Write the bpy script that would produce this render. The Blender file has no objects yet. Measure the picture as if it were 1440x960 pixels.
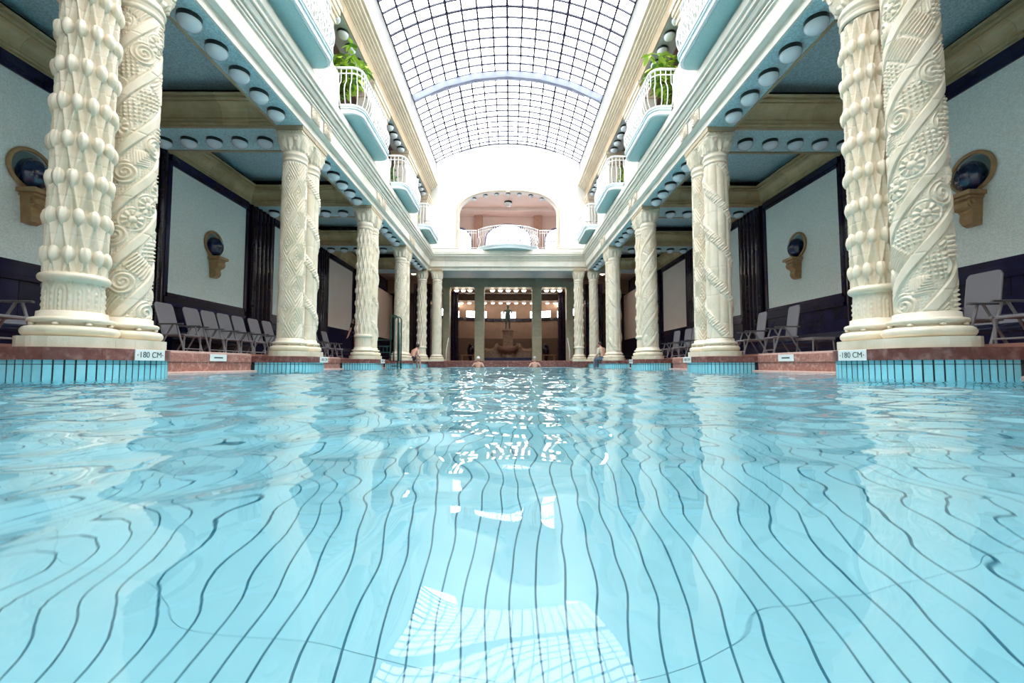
import bpy, math, random
import numpy as np
from mathutils import Vector, Matrix
from math import pi, sin, cos, tan, atan2, hypot, radians

random.seed(7)
rng = np.random.default_rng(11)
SC = bpy.context.scene
COL = SC.collection

# ------------------------------------------------------------------ camera, sky, exposure
cam_data = bpy.data.cameras.new('camera')
cam = bpy.data.objects.new('camera', cam_data)
COL.objects.link(cam)
cam.location = (0.078, 0.0, 0.157)
cam.rotation_euler = (pi / 2 + 0.0552, 0.0, -0.0063)
cam_data.sensor_width = 36.0
cam_data.lens = 14.75
cam_data.clip_start = 0.02
cam_data.clip_end = 200
cam_data.dof.use_dof = True
cam_data.dof.focus_distance = 9.0
cam_data.dof.aperture_fstop = 5.0
SC.camera = cam

world = bpy.data.worlds.new('overcast_sky')
SC.world = world
world.use_nodes = True
bg = world.node_tree.nodes['Background']
bg.inputs['Color'].default_value = (0.97, 0.985, 1.0, 1)
bg.inputs['Strength'].default_value = 9.5

pl = bpy.data.lights.new('skylight_portal', 'AREA')       # only guides sampling of the sky through the glass roof
pl.shape = 'RECTANGLE'
pl.size = 8.4
pl.size_y = 27.0
pl.cycles.is_portal = True
po = bpy.data.objects.new('skylight_portal', pl)
COL.objects.link(po)
po.location = (0, 9.75, 12.95)

SC.view_settings.view_transform = 'Standard'
SC.view_settings.look = 'None'
SC.view_settings.exposure = 0.0
SC.view_settings.gamma = 1.0
SC.view_settings.use_curve_mapping = False
cy = SC.cycles
cy.max_bounces = 14
cy.diffuse_bounces = 5
cy.glossy_bounces = 5
cy.transmission_bounces = 8
cy.transparent_max_bounces = 12
cy.caustics_refractive = True
cy.caustics_reflective = False
cy.blur_glossy = 0.6
cy.sample_clamp_indirect = 12.0
cy.use_denoising = True


# ------------------------------------------------------------------ materials
MATS = {}


def rgba(c):
    return (c[0], c[1], c[2], 1.0)


def mat(name, c1, c2=None, rough=0.5, scale=3.0, detail=4.0, bump=0.0, bump_scale=40.0, metallic=0.0, coat=0.0,
        mosaic=0.0, mosaic_amt=0.25, per_object=0.0, c3=None, c3_scale=1.0, spec=None, emit=None, emit_strength=0.0,
        ramp=(0.35, 0.65), weave=0.0):
    m = bpy.data.materials.new(name)
    m.use_nodes = True
    nt = m.node_tree
    N = nt.nodes
    L = nt.links
    b = N['Principled BSDF']
    b.inputs['Base Color'].default_value = rgba(c1)
    b.inputs['Roughness'].default_value = rough
    b.inputs['Metallic'].default_value = metallic
    if coat:
        b.inputs['Coat Weight'].default_value = coat
        b.inputs['Coat Roughness'].default_value = 0.08
    if spec is not None:
        b.inputs['Specular IOR Level'].default_value = spec
    tc = N.new('ShaderNodeTexCoord')
    col = None
    if c2 is not None:
        n = N.new('ShaderNodeTexNoise')
        n.inputs['Scale'].default_value = scale
        n.inputs['Detail'].default_value = detail
        n.inputs['Roughness'].default_value = 0.65
        L.new(tc.outputs['Object'], n.inputs['Vector'])
        r = N.new('ShaderNodeValToRGB')
        r.color_ramp.elements[0].position = ramp[0]
        r.color_ramp.elements[1].position = ramp[1]
        r.color_ramp.elements[0].color = rgba(c1)
        r.color_ramp.elements[1].color = rgba(c2)
        L.new(n.outputs['Fac'], r.inputs['Fac'])
        col = r.outputs['Color']
        if c3 is not None:
            n3 = N.new('ShaderNodeTexNoise')
            n3.inputs['Scale'].default_value = c3_scale
            n3.inputs['Detail'].default_value = 3
            L.new(tc.outputs['Object'], n3.inputs['Vector'])
            r3 = N.new('ShaderNodeValToRGB')
            r3.color_ramp.elements[0].position = 0.5
            r3.color_ramp.elements[1].position = 0.72
            L.new(n3.outputs['Fac'], r3.inputs['Fac'])
            mx = N.new('ShaderNodeMix')
            mx.data_type = 'RGBA'
            L.new(r3.outputs['Color'], mx.inputs['Factor'])
            L.new(col, mx.inputs['A'])
            mx.inputs['B'].default_value = rgba(c3)
            col = mx.outputs['Result']
    hgt = None
    if mosaic:
        v = N.new('ShaderNodeTexVoronoi')
        v.inputs['Scale'].default_value = mosaic
        v.inputs['Randomness'].default_value = 0.25
        L.new(tc.outputs['Object'], v.inputs['Vector'])
        hs = N.new('ShaderNodeSeparateColor')
        L.new(v.outputs['Color'], hs.inputs['Color'])
        mr = N.new('ShaderNodeMapRange')
        mr.inputs['To Min'].default_value = 1.0 - mosaic_amt
        mr.inputs['To Max'].default_value = 1.0 + mosaic_amt
        L.new(hs.outputs['Red'], mr.inputs['Value'])
        mm = N.new('ShaderNodeVectorMath')
        mm.operation = 'SCALE'
        if col is None:
            mm.inputs[0].default_value = c1
        else:
            L.new(col, mm.inputs[0])
        L.new(mr.outputs['Result'], mm.inputs['Scale'])
        col = mm.outputs['Vector']
        hgt = v.outputs['Distance']
    if per_object:
        oi = N.new('ShaderNodeObjectInfo')
        mr = N.new('ShaderNodeMapRange')
        mr.inputs['To Min'].default_value = 1.0 - per_object
        mr.inputs['To Max'].default_value = 1.0 + per_object
        L.new(oi.outputs['Random'], mr.inputs['Value'])
        mm = N.new('ShaderNodeVectorMath')
        mm.operation = 'SCALE'
        if col is None:
            mm.inputs[0].default_value = c1
        else:
            L.new(col, mm.inputs[0])
        L.new(mr.outputs['Result'], mm.inputs['Scale'])
        col = mm.outputs['Vector']
    if weave:
        w = N.new('ShaderNodeTexChecker')
        w.inputs['Scale'].default_value = weave
        w.inputs['Color1'].default_value = rgba(c1)
        w.inputs['Color2'].default_value = rgba([x * 0.62 for x in c1])
        L.new(tc.outputs['Object'], w.inputs['Vector'])
        col = w.outputs['Color']
    if col is not None:
        L.new(col, b.inputs['Base Color'])
    if bump:
        if hgt is None:
            nb = N.new('ShaderNodeTexNoise')
            nb.inputs['Scale'].default_value = bump_scale
            nb.inputs['Detail'].default_value = 3
            L.new(tc.outputs['Object'], nb.inputs['Vector'])
            hgt = nb.outputs['Fac']
        bp = N.new('ShaderNodeBump')
        bp.inputs['Strength'].default_value = bump
        bp.inputs['Distance'].default_value = 0.01
        L.new(hgt, bp.inputs['Height'])
        L.new(bp.outputs['Normal'], b.inputs['Normal'])
    if emit is not None:
        b.inputs['Emission Color'].default_value = rgba(emit)
        b.inputs['Emission Strength'].default_value = emit_strength
    MATS[name] = m
    return m


M_COLUMN = mat('glazed_cream_ceramic', (0.83, 0.745, 0.61), (0.75, 0.65, 0.49), rough=0.38, scale=2.2, c3=(0.64, 0.59, 0.44), c3_scale=3.1, bump=0.25, bump_scale=70)
M_LINTEL = mat('cream_glazed_stone', (0.83, 0.79, 0.71), (0.78, 0.74, 0.64), rough=0.42, scale=1.6, c3=(0.70, 0.69, 0.58), c3_scale=2.3, per_object=0.05)
M_CREAMTRIM = mat('warm_cream_trim', (0.80, 0.70, 0.56), (0.70, 0.60, 0.46), rough=0.5, scale=3, per_object=0.06)
M_TAN = mat('tan_ceramic_block', (0.52, 0.42, 0.27), (0.44, 0.34, 0.21), rough=0.5, scale=2.5, per_object=0.12)
M_COVE = mat('olive_brown_cove_tile', (0.58, 0.46, 0.27), (0.46, 0.36, 0.19), rough=0.45, scale=3.0, per_object=0.18)
M_WHITEWALL = mat('white_plaster', (0.88, 0.88, 0.86), (0.84, 0.84, 0.83), rough=0.8, scale=1.2)
M_CEILBLUE = mat('blue_ceiling_mosaic', (0.46, 0.63, 0.68), (0.42, 0.59, 0.65), rough=0.5, scale=0.8, mosaic=42, mosaic_amt=0.22, bump=0.3)
M_SOFFIT = mat('pale_blue_soffit_mosaic', (0.45, 0.67, 0.72), (0.49, 0.70, 0.74), rough=0.45, scale=1.2, mosaic=42, mosaic_amt=0.2, bump=0.3)
M_WALLMOS = mat('pale_teal_wall_mosaic', (0.76, 0.85, 0.83), (0.80, 0.87, 0.85), rough=0.42, scale=0.9, mosaic=48, mosaic_amt=0.09, bump=0.35)
M_TEAL = mat('teal_balcony_soffit', (0.42, 0.66, 0.68), (0.46, 0.69, 0.70), rough=0.6, scale=1.5, mosaic=50, mosaic_amt=0.07, bump=0.15)
M_NAVY = mat('glossy_midnight_blue_tile', (0.006, 0.008, 0.035), (0.010, 0.011, 0.055), rough=0.2, scale=4, per_object=0.3, coat=0.1, spec=0.35)
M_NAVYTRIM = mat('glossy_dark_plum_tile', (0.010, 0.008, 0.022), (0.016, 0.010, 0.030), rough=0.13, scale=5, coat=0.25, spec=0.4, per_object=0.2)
M_MARBLE = mat('dark_red_marble', (0.13, 0.040, 0.036), (0.22, 0.085, 0.07), rough=0.3, scale=9, detail=8, per_object=0.16, c3=(0.34, 0.19, 0.17), c3_scale=11)
M_MARBLE2 = mat('speckled_red_marble', (0.30, 0.115, 0.09), (0.44, 0.21, 0.165), rough=0.35, scale=24, detail=9, per_object=0.14, c3=(0.60, 0.38, 0.32), c3_scale=16)
M_PINK = mat('pale_pink_marble', (0.62, 0.40, 0.34), (0.70, 0.50, 0.44), rough=0.4, scale=12, per_object=0.08)
M_POOLTILE = mat('aqua_pool_tile', (0.40, 0.80, 0.92), (0.46, 0.84, 0.94), rough=0.15, scale=1.6, per_object=0.03)
M_EDGETILE = mat('cyan_glazed_tile', (0.24, 0.66, 0.78), (0.34, 0.74, 0.83), rough=0.14, scale=6, per_object=0.07)
M_GROUT = mat('dark_blue_grout', (0.02, 0.19, 0.28), rough=0.6)
M_GROUTD = mat('near_black_grout', (0.008, 0.02, 0.03), rough=0.6)
M_WHITEMETAL = mat('white_painted_iron', (0.86, 0.86, 0.86), rough=0.4)
M_EDGEWHITE = mat('pale_blue_white_edge', (0.74, 0.84, 0.87), rough=0.5)
M_RIM = mat('black_lamp_rim', (0.012, 0.02, 0.022), rough=0.35)
M_GLOBE = mat('opal_glass_globe', (0.72, 0.80, 0.86), rough=0.15, coat=0.4)
M_GLOBELIT = mat('lit_opal_globe', (0.9, 0.8, 0.65), rough=0.3, emit=(1.0, 0.80, 0.62), emit_strength=7.0)
M_CHAIR = mat('grey_mesh_fabric', (0.25, 0.24, 0.27), rough=0.65, weave=90)
M_CHAIRFRAME = mat('grey_resin_frame', (0.24, 0.235, 0.25), rough=0.4)
M_CHAIRARM = mat('charcoal_armrest', (0.10, 0.10, 0.11), rough=0.35)
M_SIGN = mat('white_enamel_sign', (0.82, 0.86, 0.84), rough=0.25)
M_INK = mat('dark_green_lettering', (0.03, 0.07, 0.07), rough=0.5)
M_OCHRE = mat('ochre_ceramic', (0.42, 0.27, 0.13), (0.32, 0.19, 0.09), rough=0.35, scale=9)
M_VASE = mat('deep_blue_glaze', (0.003, 0.012, 0.05), (0.005, 0.025, 0.09), rough=0.08, scale=6, coat=0.7)
M_NICHE = mat('niche_pale_teal', (0.50, 0.62, 0.62), rough=0.5)
M_BAR = mat('blue_grey_glazing_bar', (0.02, 0.025, 0.07), rough=0.4)
M_ARCHBEAM = mat('lavender_grey_steel', (0.36, 0.40, 0.55), rough=0.45)
M_GREENSTONE = mat('grey_green_ceramic', (0.42, 0.43, 0.31), (0.35, 0.36, 0.25), rough=0.4, scale=4, per_object=0.08)
M_SAGE = mat('sage_tile', (0.30, 0.37, 0.30), (0.34, 0.40, 0.33), rough=0.4, scale=4, per_object=0.1)
M_BEIGE = mat('beige_wall_tile', (0.30, 0.215, 0.17), (0.26, 0.18, 0.14), rough=0.5, scale=3, per_object=0.05)
M_BROWN = mat('umber_wall_tile', (0.10, 0.068, 0.05), (0.13, 0.085, 0.06), rough=0.5, scale=3, per_object=0.08)
M_STONEFOUNT = mat('weathered_fountain_stone', (0.30, 0.18, 0.12), (0.18, 0.105, 0.075), rough=0.7, scale=7, bump=0.5, bump_scale=25)
M_BRONZE = mat('green_bronze', (0.10, 0.14, 0.13), (0.06, 0.08, 0.08), rough=0.4, scale=12, metallic=0.6)
M_GREENPIPE = mat('dark_green_paint', (0.015, 0.06, 0.045), rough=0.35)
M_FLOOR = mat('deck_red_tile', (0.40, 0.20, 0.15), (0.48, 0.26, 0.21), rough=0.4, scale=6)
M_GREYSOF = mat('grey_blue_soffit_mosaic', (0.40, 0.46, 0.49), (0.44, 0.49, 0.52), rough=0.5, scale=1.2, mosaic=42, mosaic_amt=0.1)
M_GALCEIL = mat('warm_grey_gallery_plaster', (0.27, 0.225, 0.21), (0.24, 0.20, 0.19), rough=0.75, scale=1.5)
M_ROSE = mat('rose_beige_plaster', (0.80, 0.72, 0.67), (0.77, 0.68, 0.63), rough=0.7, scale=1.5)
M_ROSEPIER = mat('mottled_rose_stone', (0.45, 0.28, 0.22), (0.56, 0.38, 0.29), rough=0.6, scale=14)
M_WINFRAME = mat('slate_blue_window_frame', (0.20, 0.24, 0.45), rough=0.4)
M_LEAFLIGHT = mat('bright_green_leaf', (0.40, 0.60, 0.06), (0.50, 0.70, 0.11), rough=0.45, scale=20, per_object=0.25)
M_LEAFDARK = mat('mid_green_leaf', (0.07, 0.20, 0.03), (0.13, 0.30, 0.05), rough=0.45, scale=20, per_object=0.25)
M_STEM = mat('brown_plant_stem', (0.14, 0.11, 0.05), rough=0.7)
M_POT = mat('dull_brown_pot', (0.20, 0.15, 0.12), rough=0.7)
M_SKIN = mat('skin', (0.62, 0.36, 0.27), (0.56, 0.31, 0.23), rough=0.5, scale=14)
M_HAIR = mat('dark_hair', (0.03, 0.022, 0.018), rough=0.6)
M_HAIRGREY = mat('grey_hair', (0.45, 0.43, 0.40), rough=0.6)
M_CAP = mat('white_swim_cap', (0.85, 0.85, 0.85), rough=0.35)
M_SHIRT = mat('cream_shirt', (0.62, 0.56, 0.44), rough=0.8)
M_JEANS = mat('blue_grey_trousers', (0.12, 0.15, 0.20), rough=0.85)
M_DARKCLOTH = mat('dark_swimwear', (0.02, 0.02, 0.03), rough=0.7)
M_EYE = mat('dark_eye', (0.01, 0.01, 0.01), rough=0.2)
M_LIP = mat('lip', (0.45, 0.16, 0.14), rough=0.5)


def glass_mat(name, tint, gloss):
    m = bpy.data.materials.new(name)
    m.use_nodes = True
    nt = m.node_tree
    for n in list(nt.nodes):
        nt.nodes.remove(n)
    out = nt.nodes.new('ShaderNodeOutputMaterial')
    t = nt.nodes.new('ShaderNodeBsdfTransparent')
    t.inputs['Color'].default_value = rgba(tint)
    g = nt.nodes.new('ShaderNodeBsdfGlossy')
    g.inputs['Roughness'].default_value = 0.08
    f = nt.nodes.new('ShaderNodeFresnel')
    f.inputs['IOR'].default_value = gloss
    mx = nt.nodes.new('ShaderNodeMixShader')
    nt.links.new(f.outputs['Fac'], mx.inputs['Fac'])
    nt.links.new(t.outputs['BSDF'], mx.inputs[1])
    nt.links.new(g.outputs['BSDF'], mx.inputs[2])
    nt.links.new(mx.outputs['Shader'], out.inputs['Surface'])
    return m


M_GLASS = glass_mat('roof_pane_glass', (0.98, 0.985, 0.99), 1.12)


def water_mat():
    m = bpy.data.materials.new('pool_water')
    m.use_nodes = True
    nt = m.node_tree
    b = nt.nodes['Principled BSDF']
    b.inputs['Base Color'].default_value = (0.80, 0.97, 1.0, 1)
    b.inputs['Roughness'].default_value = 0.0
    b.inputs['IOR'].default_value = 1.333
    b.inputs['Transmission Weight'].default_value = 1.0
    tc = nt.nodes.new('ShaderNodeTexCoord')
    mp = nt.nodes.new('ShaderNodeMapping')
    mp.inputs['Scale'].default_value = (1.0, 0.8, 1.0)
    n = nt.nodes.new('ShaderNodeTexNoise')
    n.inputs['Scale'].default_value = 5.0
    n.inputs['Detail'].default_value = 2.0
    n.inputs['Roughness'].default_value = 0.45
    bp = nt.nodes.new('ShaderNodeBump')
    bp.inputs['Strength'].default_value = 0.10
    bp.inputs['Distance'].default_value = 0.03
    nt.links.new(tc.outputs['Object'], mp.inputs['Vector'])
    nt.links.new(mp.outputs['Vector'], n.inputs['Vector'])
    nt.links.new(n.outputs['Fac'], bp.inputs['Height'])
    nt.links.new(bp.outputs['Normal'], b.inputs['Normal'])
    return m


M_WATER = water_mat()


# ------------------------------------------------------------------ mesh helpers
def fast_mesh(name, V, F, smooth=False):
    """V: (n,3) array, F: list of faces or (m,k) int array"""
    me = bpy.data.meshes.new(name)
    V = np.asarray(V, dtype=np.float32)
    if isinstance(F, np.ndarray):
        k = F.shape[1]
        lens = np.full(len(F), k, dtype=np.int32)
        flat = F.astype(np.int32).ravel()
    else:
        lens = np.array([len(f) for f in F], dtype=np.int32)
        flat = np.array([i for f in F for i in f], dtype=np.int32)
    starts = np.zeros(len(lens), dtype=np.int32)
    starts[1:] = np.cumsum(lens)[:-1]
    me.vertices.add(len(V))
    me.vertices.foreach_set('co', V.ravel())
    me.loops.add(len(flat))
    me.loops.foreach_set('vertex_index', flat)
    me.polygons.add(len(lens))
    me.polygons.foreach_set('loop_start', starts)
    me.polygons.foreach_set('loop_total', lens)
    if smooth:
        me.polygons.foreach_set('use_smooth', np.ones(len(lens), dtype=bool))
    me.update(calc_edges=True)
    if not smooth:
        me.shade_flat()
    me.validate()
    return me


def link(name, me, parent=None, m=None, loc=(0, 0, 0), rot=(0, 0, 0), scale=None, kind=None):
    o = bpy.data.objects.new(name, me)
    COL.objects.link(o)
    if m is not None and me is not None and not me.materials:
        me.materials.append(m)
    o.location = loc
    o.rotation_euler = rot
    if scale is not None:
        o.scale = scale
    if parent is not None:
        o.parent = parent
    if kind:
        o['kind'] = kind
    return o


class MB:
    def __init__(self):
        self.v = []
        self.f = []

    def add(self, verts, faces):
        b = len(self.v)
        self.v.extend([tuple(p) for p in verts])
        self.f.extend([tuple(i + b for i in fc) for fc in faces])
        return self

    def box(self, x0, x1, y0, y1, z0, z1, rot=0.0, about=None):
        P = [(x0, y0, z0), (x1, y0, z0), (x1, y1, z0), (x0, y1, z0), (x0, y0, z1), (x1, y0, z1), (x1, y1, z1), (x0, y1, z1)]
        return self.add(P, [(0, 3, 2, 1), (4, 5, 6, 7), (0, 1, 5, 4), (1, 2, 6, 5), (2, 3, 7, 6), (3, 0, 4, 7)])

    def bevbox(self, x0, x1, y0, y1, z0, z1, b=0.01):
        # box with chamfered vertical and top edges
        P = []
        for z, i in ((z0, 0), (z0 + b, 0), (z1 - b, 0), (z1, b)):
            c = b
            P += [(x0 + i + c, y0 + i, z), (x1 - i - c, y0 + i, z), (x1 - i, y0 + i + c, z), (x1 - i, y1 - i - c, z),
                  (x1 - i - c, y1 - i, z), (x0 + i + c, y1 - i, z), (x0 + i, y1 - i - c, z), (x0 + i, y0 + i + c, z)]
        F = [tuple(range(7, -1, -1)), tuple(range(24, 32))]
        for r in range(3):
            for k in range(8):
                F.append((r * 8 + k, r * 8 + (k + 1) % 8, r * 8 + 8 + (k + 1) % 8, r * 8 + 8 + k))
        return self.add(P, F)

    def prism(self, poly, axis, a, b):
        """poly: closed 2D outline. axis 'y': (x,z) along y; 'z': (x,y) along z; 'x': (y,z) along x"""
        n = len(poly)

        def put(p, t):
            if axis == 'y':
                return (p[0], t, p[1])
            if axis == 'z':
                return (p[0], p[1], t)
            return (t, p[0], p[1])
        P = [put(p, a) for p in poly] + [put(p, b) for p in poly]
        F = [tuple(range(n)), tuple(range(2 * n - 1, n - 1, -1))]
        F += [(i, i + n, (i + 1) % n + n, (i + 1) % n) for i in range(n)]
        return self.add(P, F)

    def lathe(self, prof, n=24, cx=0.0, cy=0.0, cap=True):
        P = []
        for r, z in prof:
            for k in range(n):
                t = 2 * pi * k / n
                P.append((cx + r * cos(t), cy + r * sin(t), z))
        F = []
        for i in range(len(prof) - 1):
            for k in range(n):
                F.append((i * n + k, i * n + (k + 1) % n, (i + 1) * n + (k + 1) % n, (i + 1) * n + k))
        if cap:
            F.append(tuple(range(n - 1, -1, -1)))
            F.append(tuple((len(prof) - 1) * n + k for k in range(n)))
        return self.add(P, F)

    def tube(self, pts, r, n=6, closed=False):
        pts = [Vector(p) for p in pts]
        m = len(pts)
        rr = r if isinstance(r, (list, tuple)) else [r] * m
        P = []
        up = None
        for i, p in enumerate(pts):
            if closed:
                d = pts[(i + 1) % m] - pts[i - 1]
            else:
                d = pts[min(i + 1, m - 1)] - pts[max(i - 1, 0)]
            d.normalize()
            if up is None:
                up = Vector((0, 0, 1)) if abs(d.z) < 0.9 else Vector((1, 0, 0))
            s = d.cross(up)
            if s.length < 1e-4:
                s = d.cross(Vector((0, 1, 0)))
            s.normalize()
            up = s.cross(d)
            up.normalize()
            for k in range(n):
                t = 2 * pi * (k + 0.5) / n
                P.append(p + s * (rr[i] * cos(t)) + up * (rr[i] * sin(t)))
        F = []
        mm = m if closed else m - 1
        for i in range(mm):
            for k in range(n):
                j = (i + 1) % m
                F.append((i * n + k, i * n + (k + 1) % n, j * n + (k + 1) % n, j * n + k))
        if not closed:
            F.append(tuple(range(n - 1, -1, -1)))
            F.append(tuple((m - 1) * n + k for k in range(n)))
        return self.add(P, F)

    def ball(self, c, rx, ry=None, rz=None, n=12, m=8, z0=-1.0, z1=1.0):
        ry = rx if ry is None else ry
        rz = rx if rz is None else rz
        a0, a1 = math.asin(z0), math.asin(z1)
        prof = [a0 + (a1 - a0) * i / m for i in range(m + 1)]
        P = []
        for a in prof:
            for k in range(n):
                t = 2 * pi * k / n
                P.append((c[0] + rx * cos(a) * cos(t), c[1] + ry * cos(a) * sin(t), c[2] + rz * sin(a)))
        F = []
        for i in range(m):
            for k in range(n):
                F.append((i * n + k, i * n + (k + 1) % n, (i + 1) * n + (k + 1) % n, (i + 1) * n + k))
        F.append(tuple(range(n - 1, -1, -1)))
        F.append(tuple(m * n + k for k in range(n)))
        return self.add(P, F)

    def mesh(self, name, m=None, smooth=False):
        me = fast_mesh(name, np.array(self.v, dtype=np.float32).reshape(-1, 3), self.f, smooth)
        if m is not None:
            me.materials.append(m)
        return me

    def build(self, name, m, parent=None, loc=(0, 0, 0), rot=(0, 0, 0), smooth=False, kind=None, origin=None):
        if origin is not None:
            self.v = [(p[0] - origin[0], p[1] - origin[1], p[2] - origin[2]) for p in self.v]
            loc = origin
        return link(name, self.mesh(name, m, smooth), parent, None, loc, rot, kind=kind)


def thing(name, label, cat, loc=(0, 0, 0), rz=0.0, group=None):
    o = bpy.data.objects.new(name, None)
    COL.objects.link(o)
    o.location = loc
    o.rotation_euler = (0, 0, rz)
    o.empty_display_size = 0.1
    o['label'] = label
    o['category'] = cat
    o['kind'] = 'thing'
    if group:
        o['group'] = group
    return o


def tag(o, label, cat, group=None):
    o['label'] = label
    o['category'] = cat
    o['kind'] = 'thing'
    if group:
        o['group'] = group
    return o


def struct(name, label, cat=None, loc=(0, 0, 0)):
    o = bpy.data.objects.new(name, None)
    COL.objects.link(o)
    o.location = loc
    o.empty_display_size = 0.1
    o['label'] = label
    if cat:
        o['category'] = cat
    o['kind'] = 'structure'
    return o


def sobj(o, label, cat):
    o['kind'] = 'structure'
    o['label'] = label
    o['category'] = cat
    return o


def dup(root, loc, rz, label, group=None):
    r = root.copy()
    COL.objects.link(r)
    r.location = loc
    r.rotation_euler = (0, 0, rz)
    r['label'] = label
    if group:
        r['group'] = group
    for ch in list(root.children):
        c = ch.copy()
        COL.objects.link(c)
        c.parent = r
        for g in list(ch.children):
            d = g.copy()
            COL.objects.link(d)
            d.parent = c
    return r


# ------------------------------------------------------------------ layout numbers
CX = 4.755          # column axis from hall axis
YA0, DY, SP = 4.66, 4.606, 0.61
WALL = 8.45
EDGE = 5.28         # pool edge wall
DECK = 0.382
SLAB_T, SLAB_B = 0.337, 0.207
ZS = 5.41           # soffit of the lintel
LI, LO = 4.44, 5.07
YEND = 23.2
YB = -3.5           # behind the camera
GF = 6.70           # gallery floor


def ya(n):
    return YA0 + DY * (n - 1)


SIDE = {-1: 'left', 1: 'right'}
ORD = ['zeroth', 'first', 'second', 'third', 'fourth', 'fifth', 'sixth', 'seventh', 'eighth', 'ninth', 'tenth']

# ------------------------------------------------------------------ pool basin
basin = struct('pool_basin', 'aqua tiled swimming pool basin under the water', 'pool')
PZ = -1.68
MB().box(-5.3, 5.3, YB, 23.0, PZ - 0.3, PZ - 0.003).build('grout_bed', M_GROUT, basin)
tw, tl, gw = 0.105, 0.84, 0.0078
tile_me = MB().box(-(tw - gw) / 2, (tw - gw) / 2, -tl / 2 + 0.001, tl / 2 - 0.001, -0.012, 0).mesh('floor_tile', M_POOLTILE)
near, rest = [], MB()
xs = [(-5.25 + tw * (i + 0.5)) for i in range(100)]
ys = [(YB + tl * (j + 0.5)) for j in range(int((23.0 - YB) / tl))]
cand = sorted([(hypot(x, (y - 1.2)), x, y) for x in xs for y in ys if y > 1.2])
nearset = set((x, y) for _, x, y in cand[:300])
for x in xs:
    for y in ys:
        if (x, y) in nearset:
            link('tile', tile_me, basin, None, (x, y, PZ))
        else:
            hx, hy = (tw - gw) / 2, tl / 2 - 0.001
            P = [(x - hx, y - hy, PZ - 0.012), (x + hx, y - hy, PZ - 0.012), (x + hx, y + hy, PZ - 0.012), (x - hx, y + hy, PZ - 0.012),
                 (x - hx, y - hy, PZ), (x + hx, y - hy, PZ), (x + hx, y + hy, PZ), (x - hx, y + hy, PZ)]
            rest.add(P, [(4, 5, 6, 7), (0, 1, 5, 4), (1, 2, 6, 5), (2, 3, 7, 6), (3, 0, 4, 7)])
rest.build('tile_field', M_POOLTILE, basin, kind='stuff')
# pool side walls: long upright tiles with dark joints
side_tiles = MB()
for s in (-1, 1):
    MB().box(min(s * 5.24, s * 5.6), max(s * 5.24, s * 5.6), YB, 23.0, PZ - 0.3, 0.02).build('side_bed', M_GROUT, basin)
    y = YB
    while y < 22.98:
        for z0, z1 in ((PZ, -1.1), (-1.095, -0.5), (-0.495, 0.02)):
            side_tiles.box(min(s * 5.225, s * 5.24), max(s * 5.225, s * 5.24), y + 0.006, y + 0.144, z0, z1)
        y += 0.15
for yy, a in ((22.96, 22.975), (YB + 0.02, YB + 0.035)):
    x = -5.22
    while x < 5.2:
        for z0, z1 in ((PZ, -1.1), (-1.095, -0.5), (-0.495, 0.02)):
            side_tiles.box(x + 0.006, x + 0.144, yy, a, z0, z1)
        x += 0.15
side_tiles.build('side_tiles', M_POOLTILE, basin, kind='stuff')
MB().box(-5.6, 5.6, 22.975, 23.3, PZ - 0.3, 0.02).build('end_bed', M_GROUT, basin)
MB().box(-5.6, 5.6, YB - 0.3, YB + 0.02, PZ - 0.3, 0.02).build('end_bed', M_GROUT, basin)

# ------------------------------------------------------------------ water surface
ygrid = [YB]
while ygrid[-1] < 22.97:
    d = abs(ygrid[-1])
    ygrid.append(ygrid[-1] + min(0.075, 0.016 + 0.0065 * max(0.0, d - 0.5)))
ygrid = np.array(ygrid)
xn = np.linspace(-1, 1, 301)
xgrid = 5.26 * (0.55 * xn + 0.45 * xn ** 3)
X, Y = np.meshgrid(xgrid, ygrid)
H = np.zeros_like(X)
wr = np.random.default_rng(5)
near_c = np.exp(-((X - 0.32) / 0.5) ** 2) * np.clip((1.7 - Y) / 1.2, 0, 1)
calm = (1.0 - 0.72 * near_c) * (0.85 + 0.25 * np.clip(-X / 0.5, 0, 1))
for i in range(30):
    lam = wr.uniform(0.5, 1.9)
    k = 2 * pi / lam
    th = wr.uniform(0, 2 * pi)
    H += 0.0062 / k * np.sin(k * (X * cos(th) + Y * sin(th)) + wr.uniform(0, 2 * pi))
for i in range(60):
    lam = 0.11 * (0.42 / 0.11) ** wr.random()
    k = 2 * pi / lam
    th = wr.uniform(0, 2 * pi)
    H += calm * 0.0150 / k * np.sin(k * (X * cos(th) + Y * sin(th)) + wr.uniform(0, 2 * pi))
chop = np.clip((Y - 3.0) / 8.0, 0, 1)
for i in range(24):
    lam = wr.uniform(0.16, 0.42)
    k = 2 * pi / lam
    th = wr.uniform(0, 2 * pi)
    H += chop * 0.009 / k * np.sin(k * (X * cos(th) + Y * sin(th)) + wr.uniform(0, 2 * pi))
H *= np.clip((5.26 - np.abs(X)) / 0.05, 0.4, 1)
ny, nx = X.shape
V = np.stack([X.ravel(), Y.ravel(), H.ravel()], 1)
idx = np.arange(ny * nx).reshape(ny, nx)
F = np.stack([idx[:-1, :-1].ravel(), idx[:-1, 1:].ravel(), idx[1:, 1:].ravel(), idx[1:, :-1].ravel()], 1)
wo = link('pool_water', fast_mesh('pool_water', V, F, True), None, M_WATER)
wo['kind'] = 'stuff'
wo['label'] = 'clear rippling turquoise pool water'
wo['category'] = 'water'

# ------------------------------------------------------------------ deck floor, pool edge courses
dk = MB()
for s in (-1, 1):
    dk.box(min(s * 5.32, s * 9.0), max(s * 5.32, s * 9.0), YB, 36.0, 0.15, DECK)
dk.box(-5.32, 5.32, 23.75, 36.0, 0.15, DECK)
sobj(dk.build('floor', M_FLOOR), 'red tiled deck around the pool', 'floor')

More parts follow.
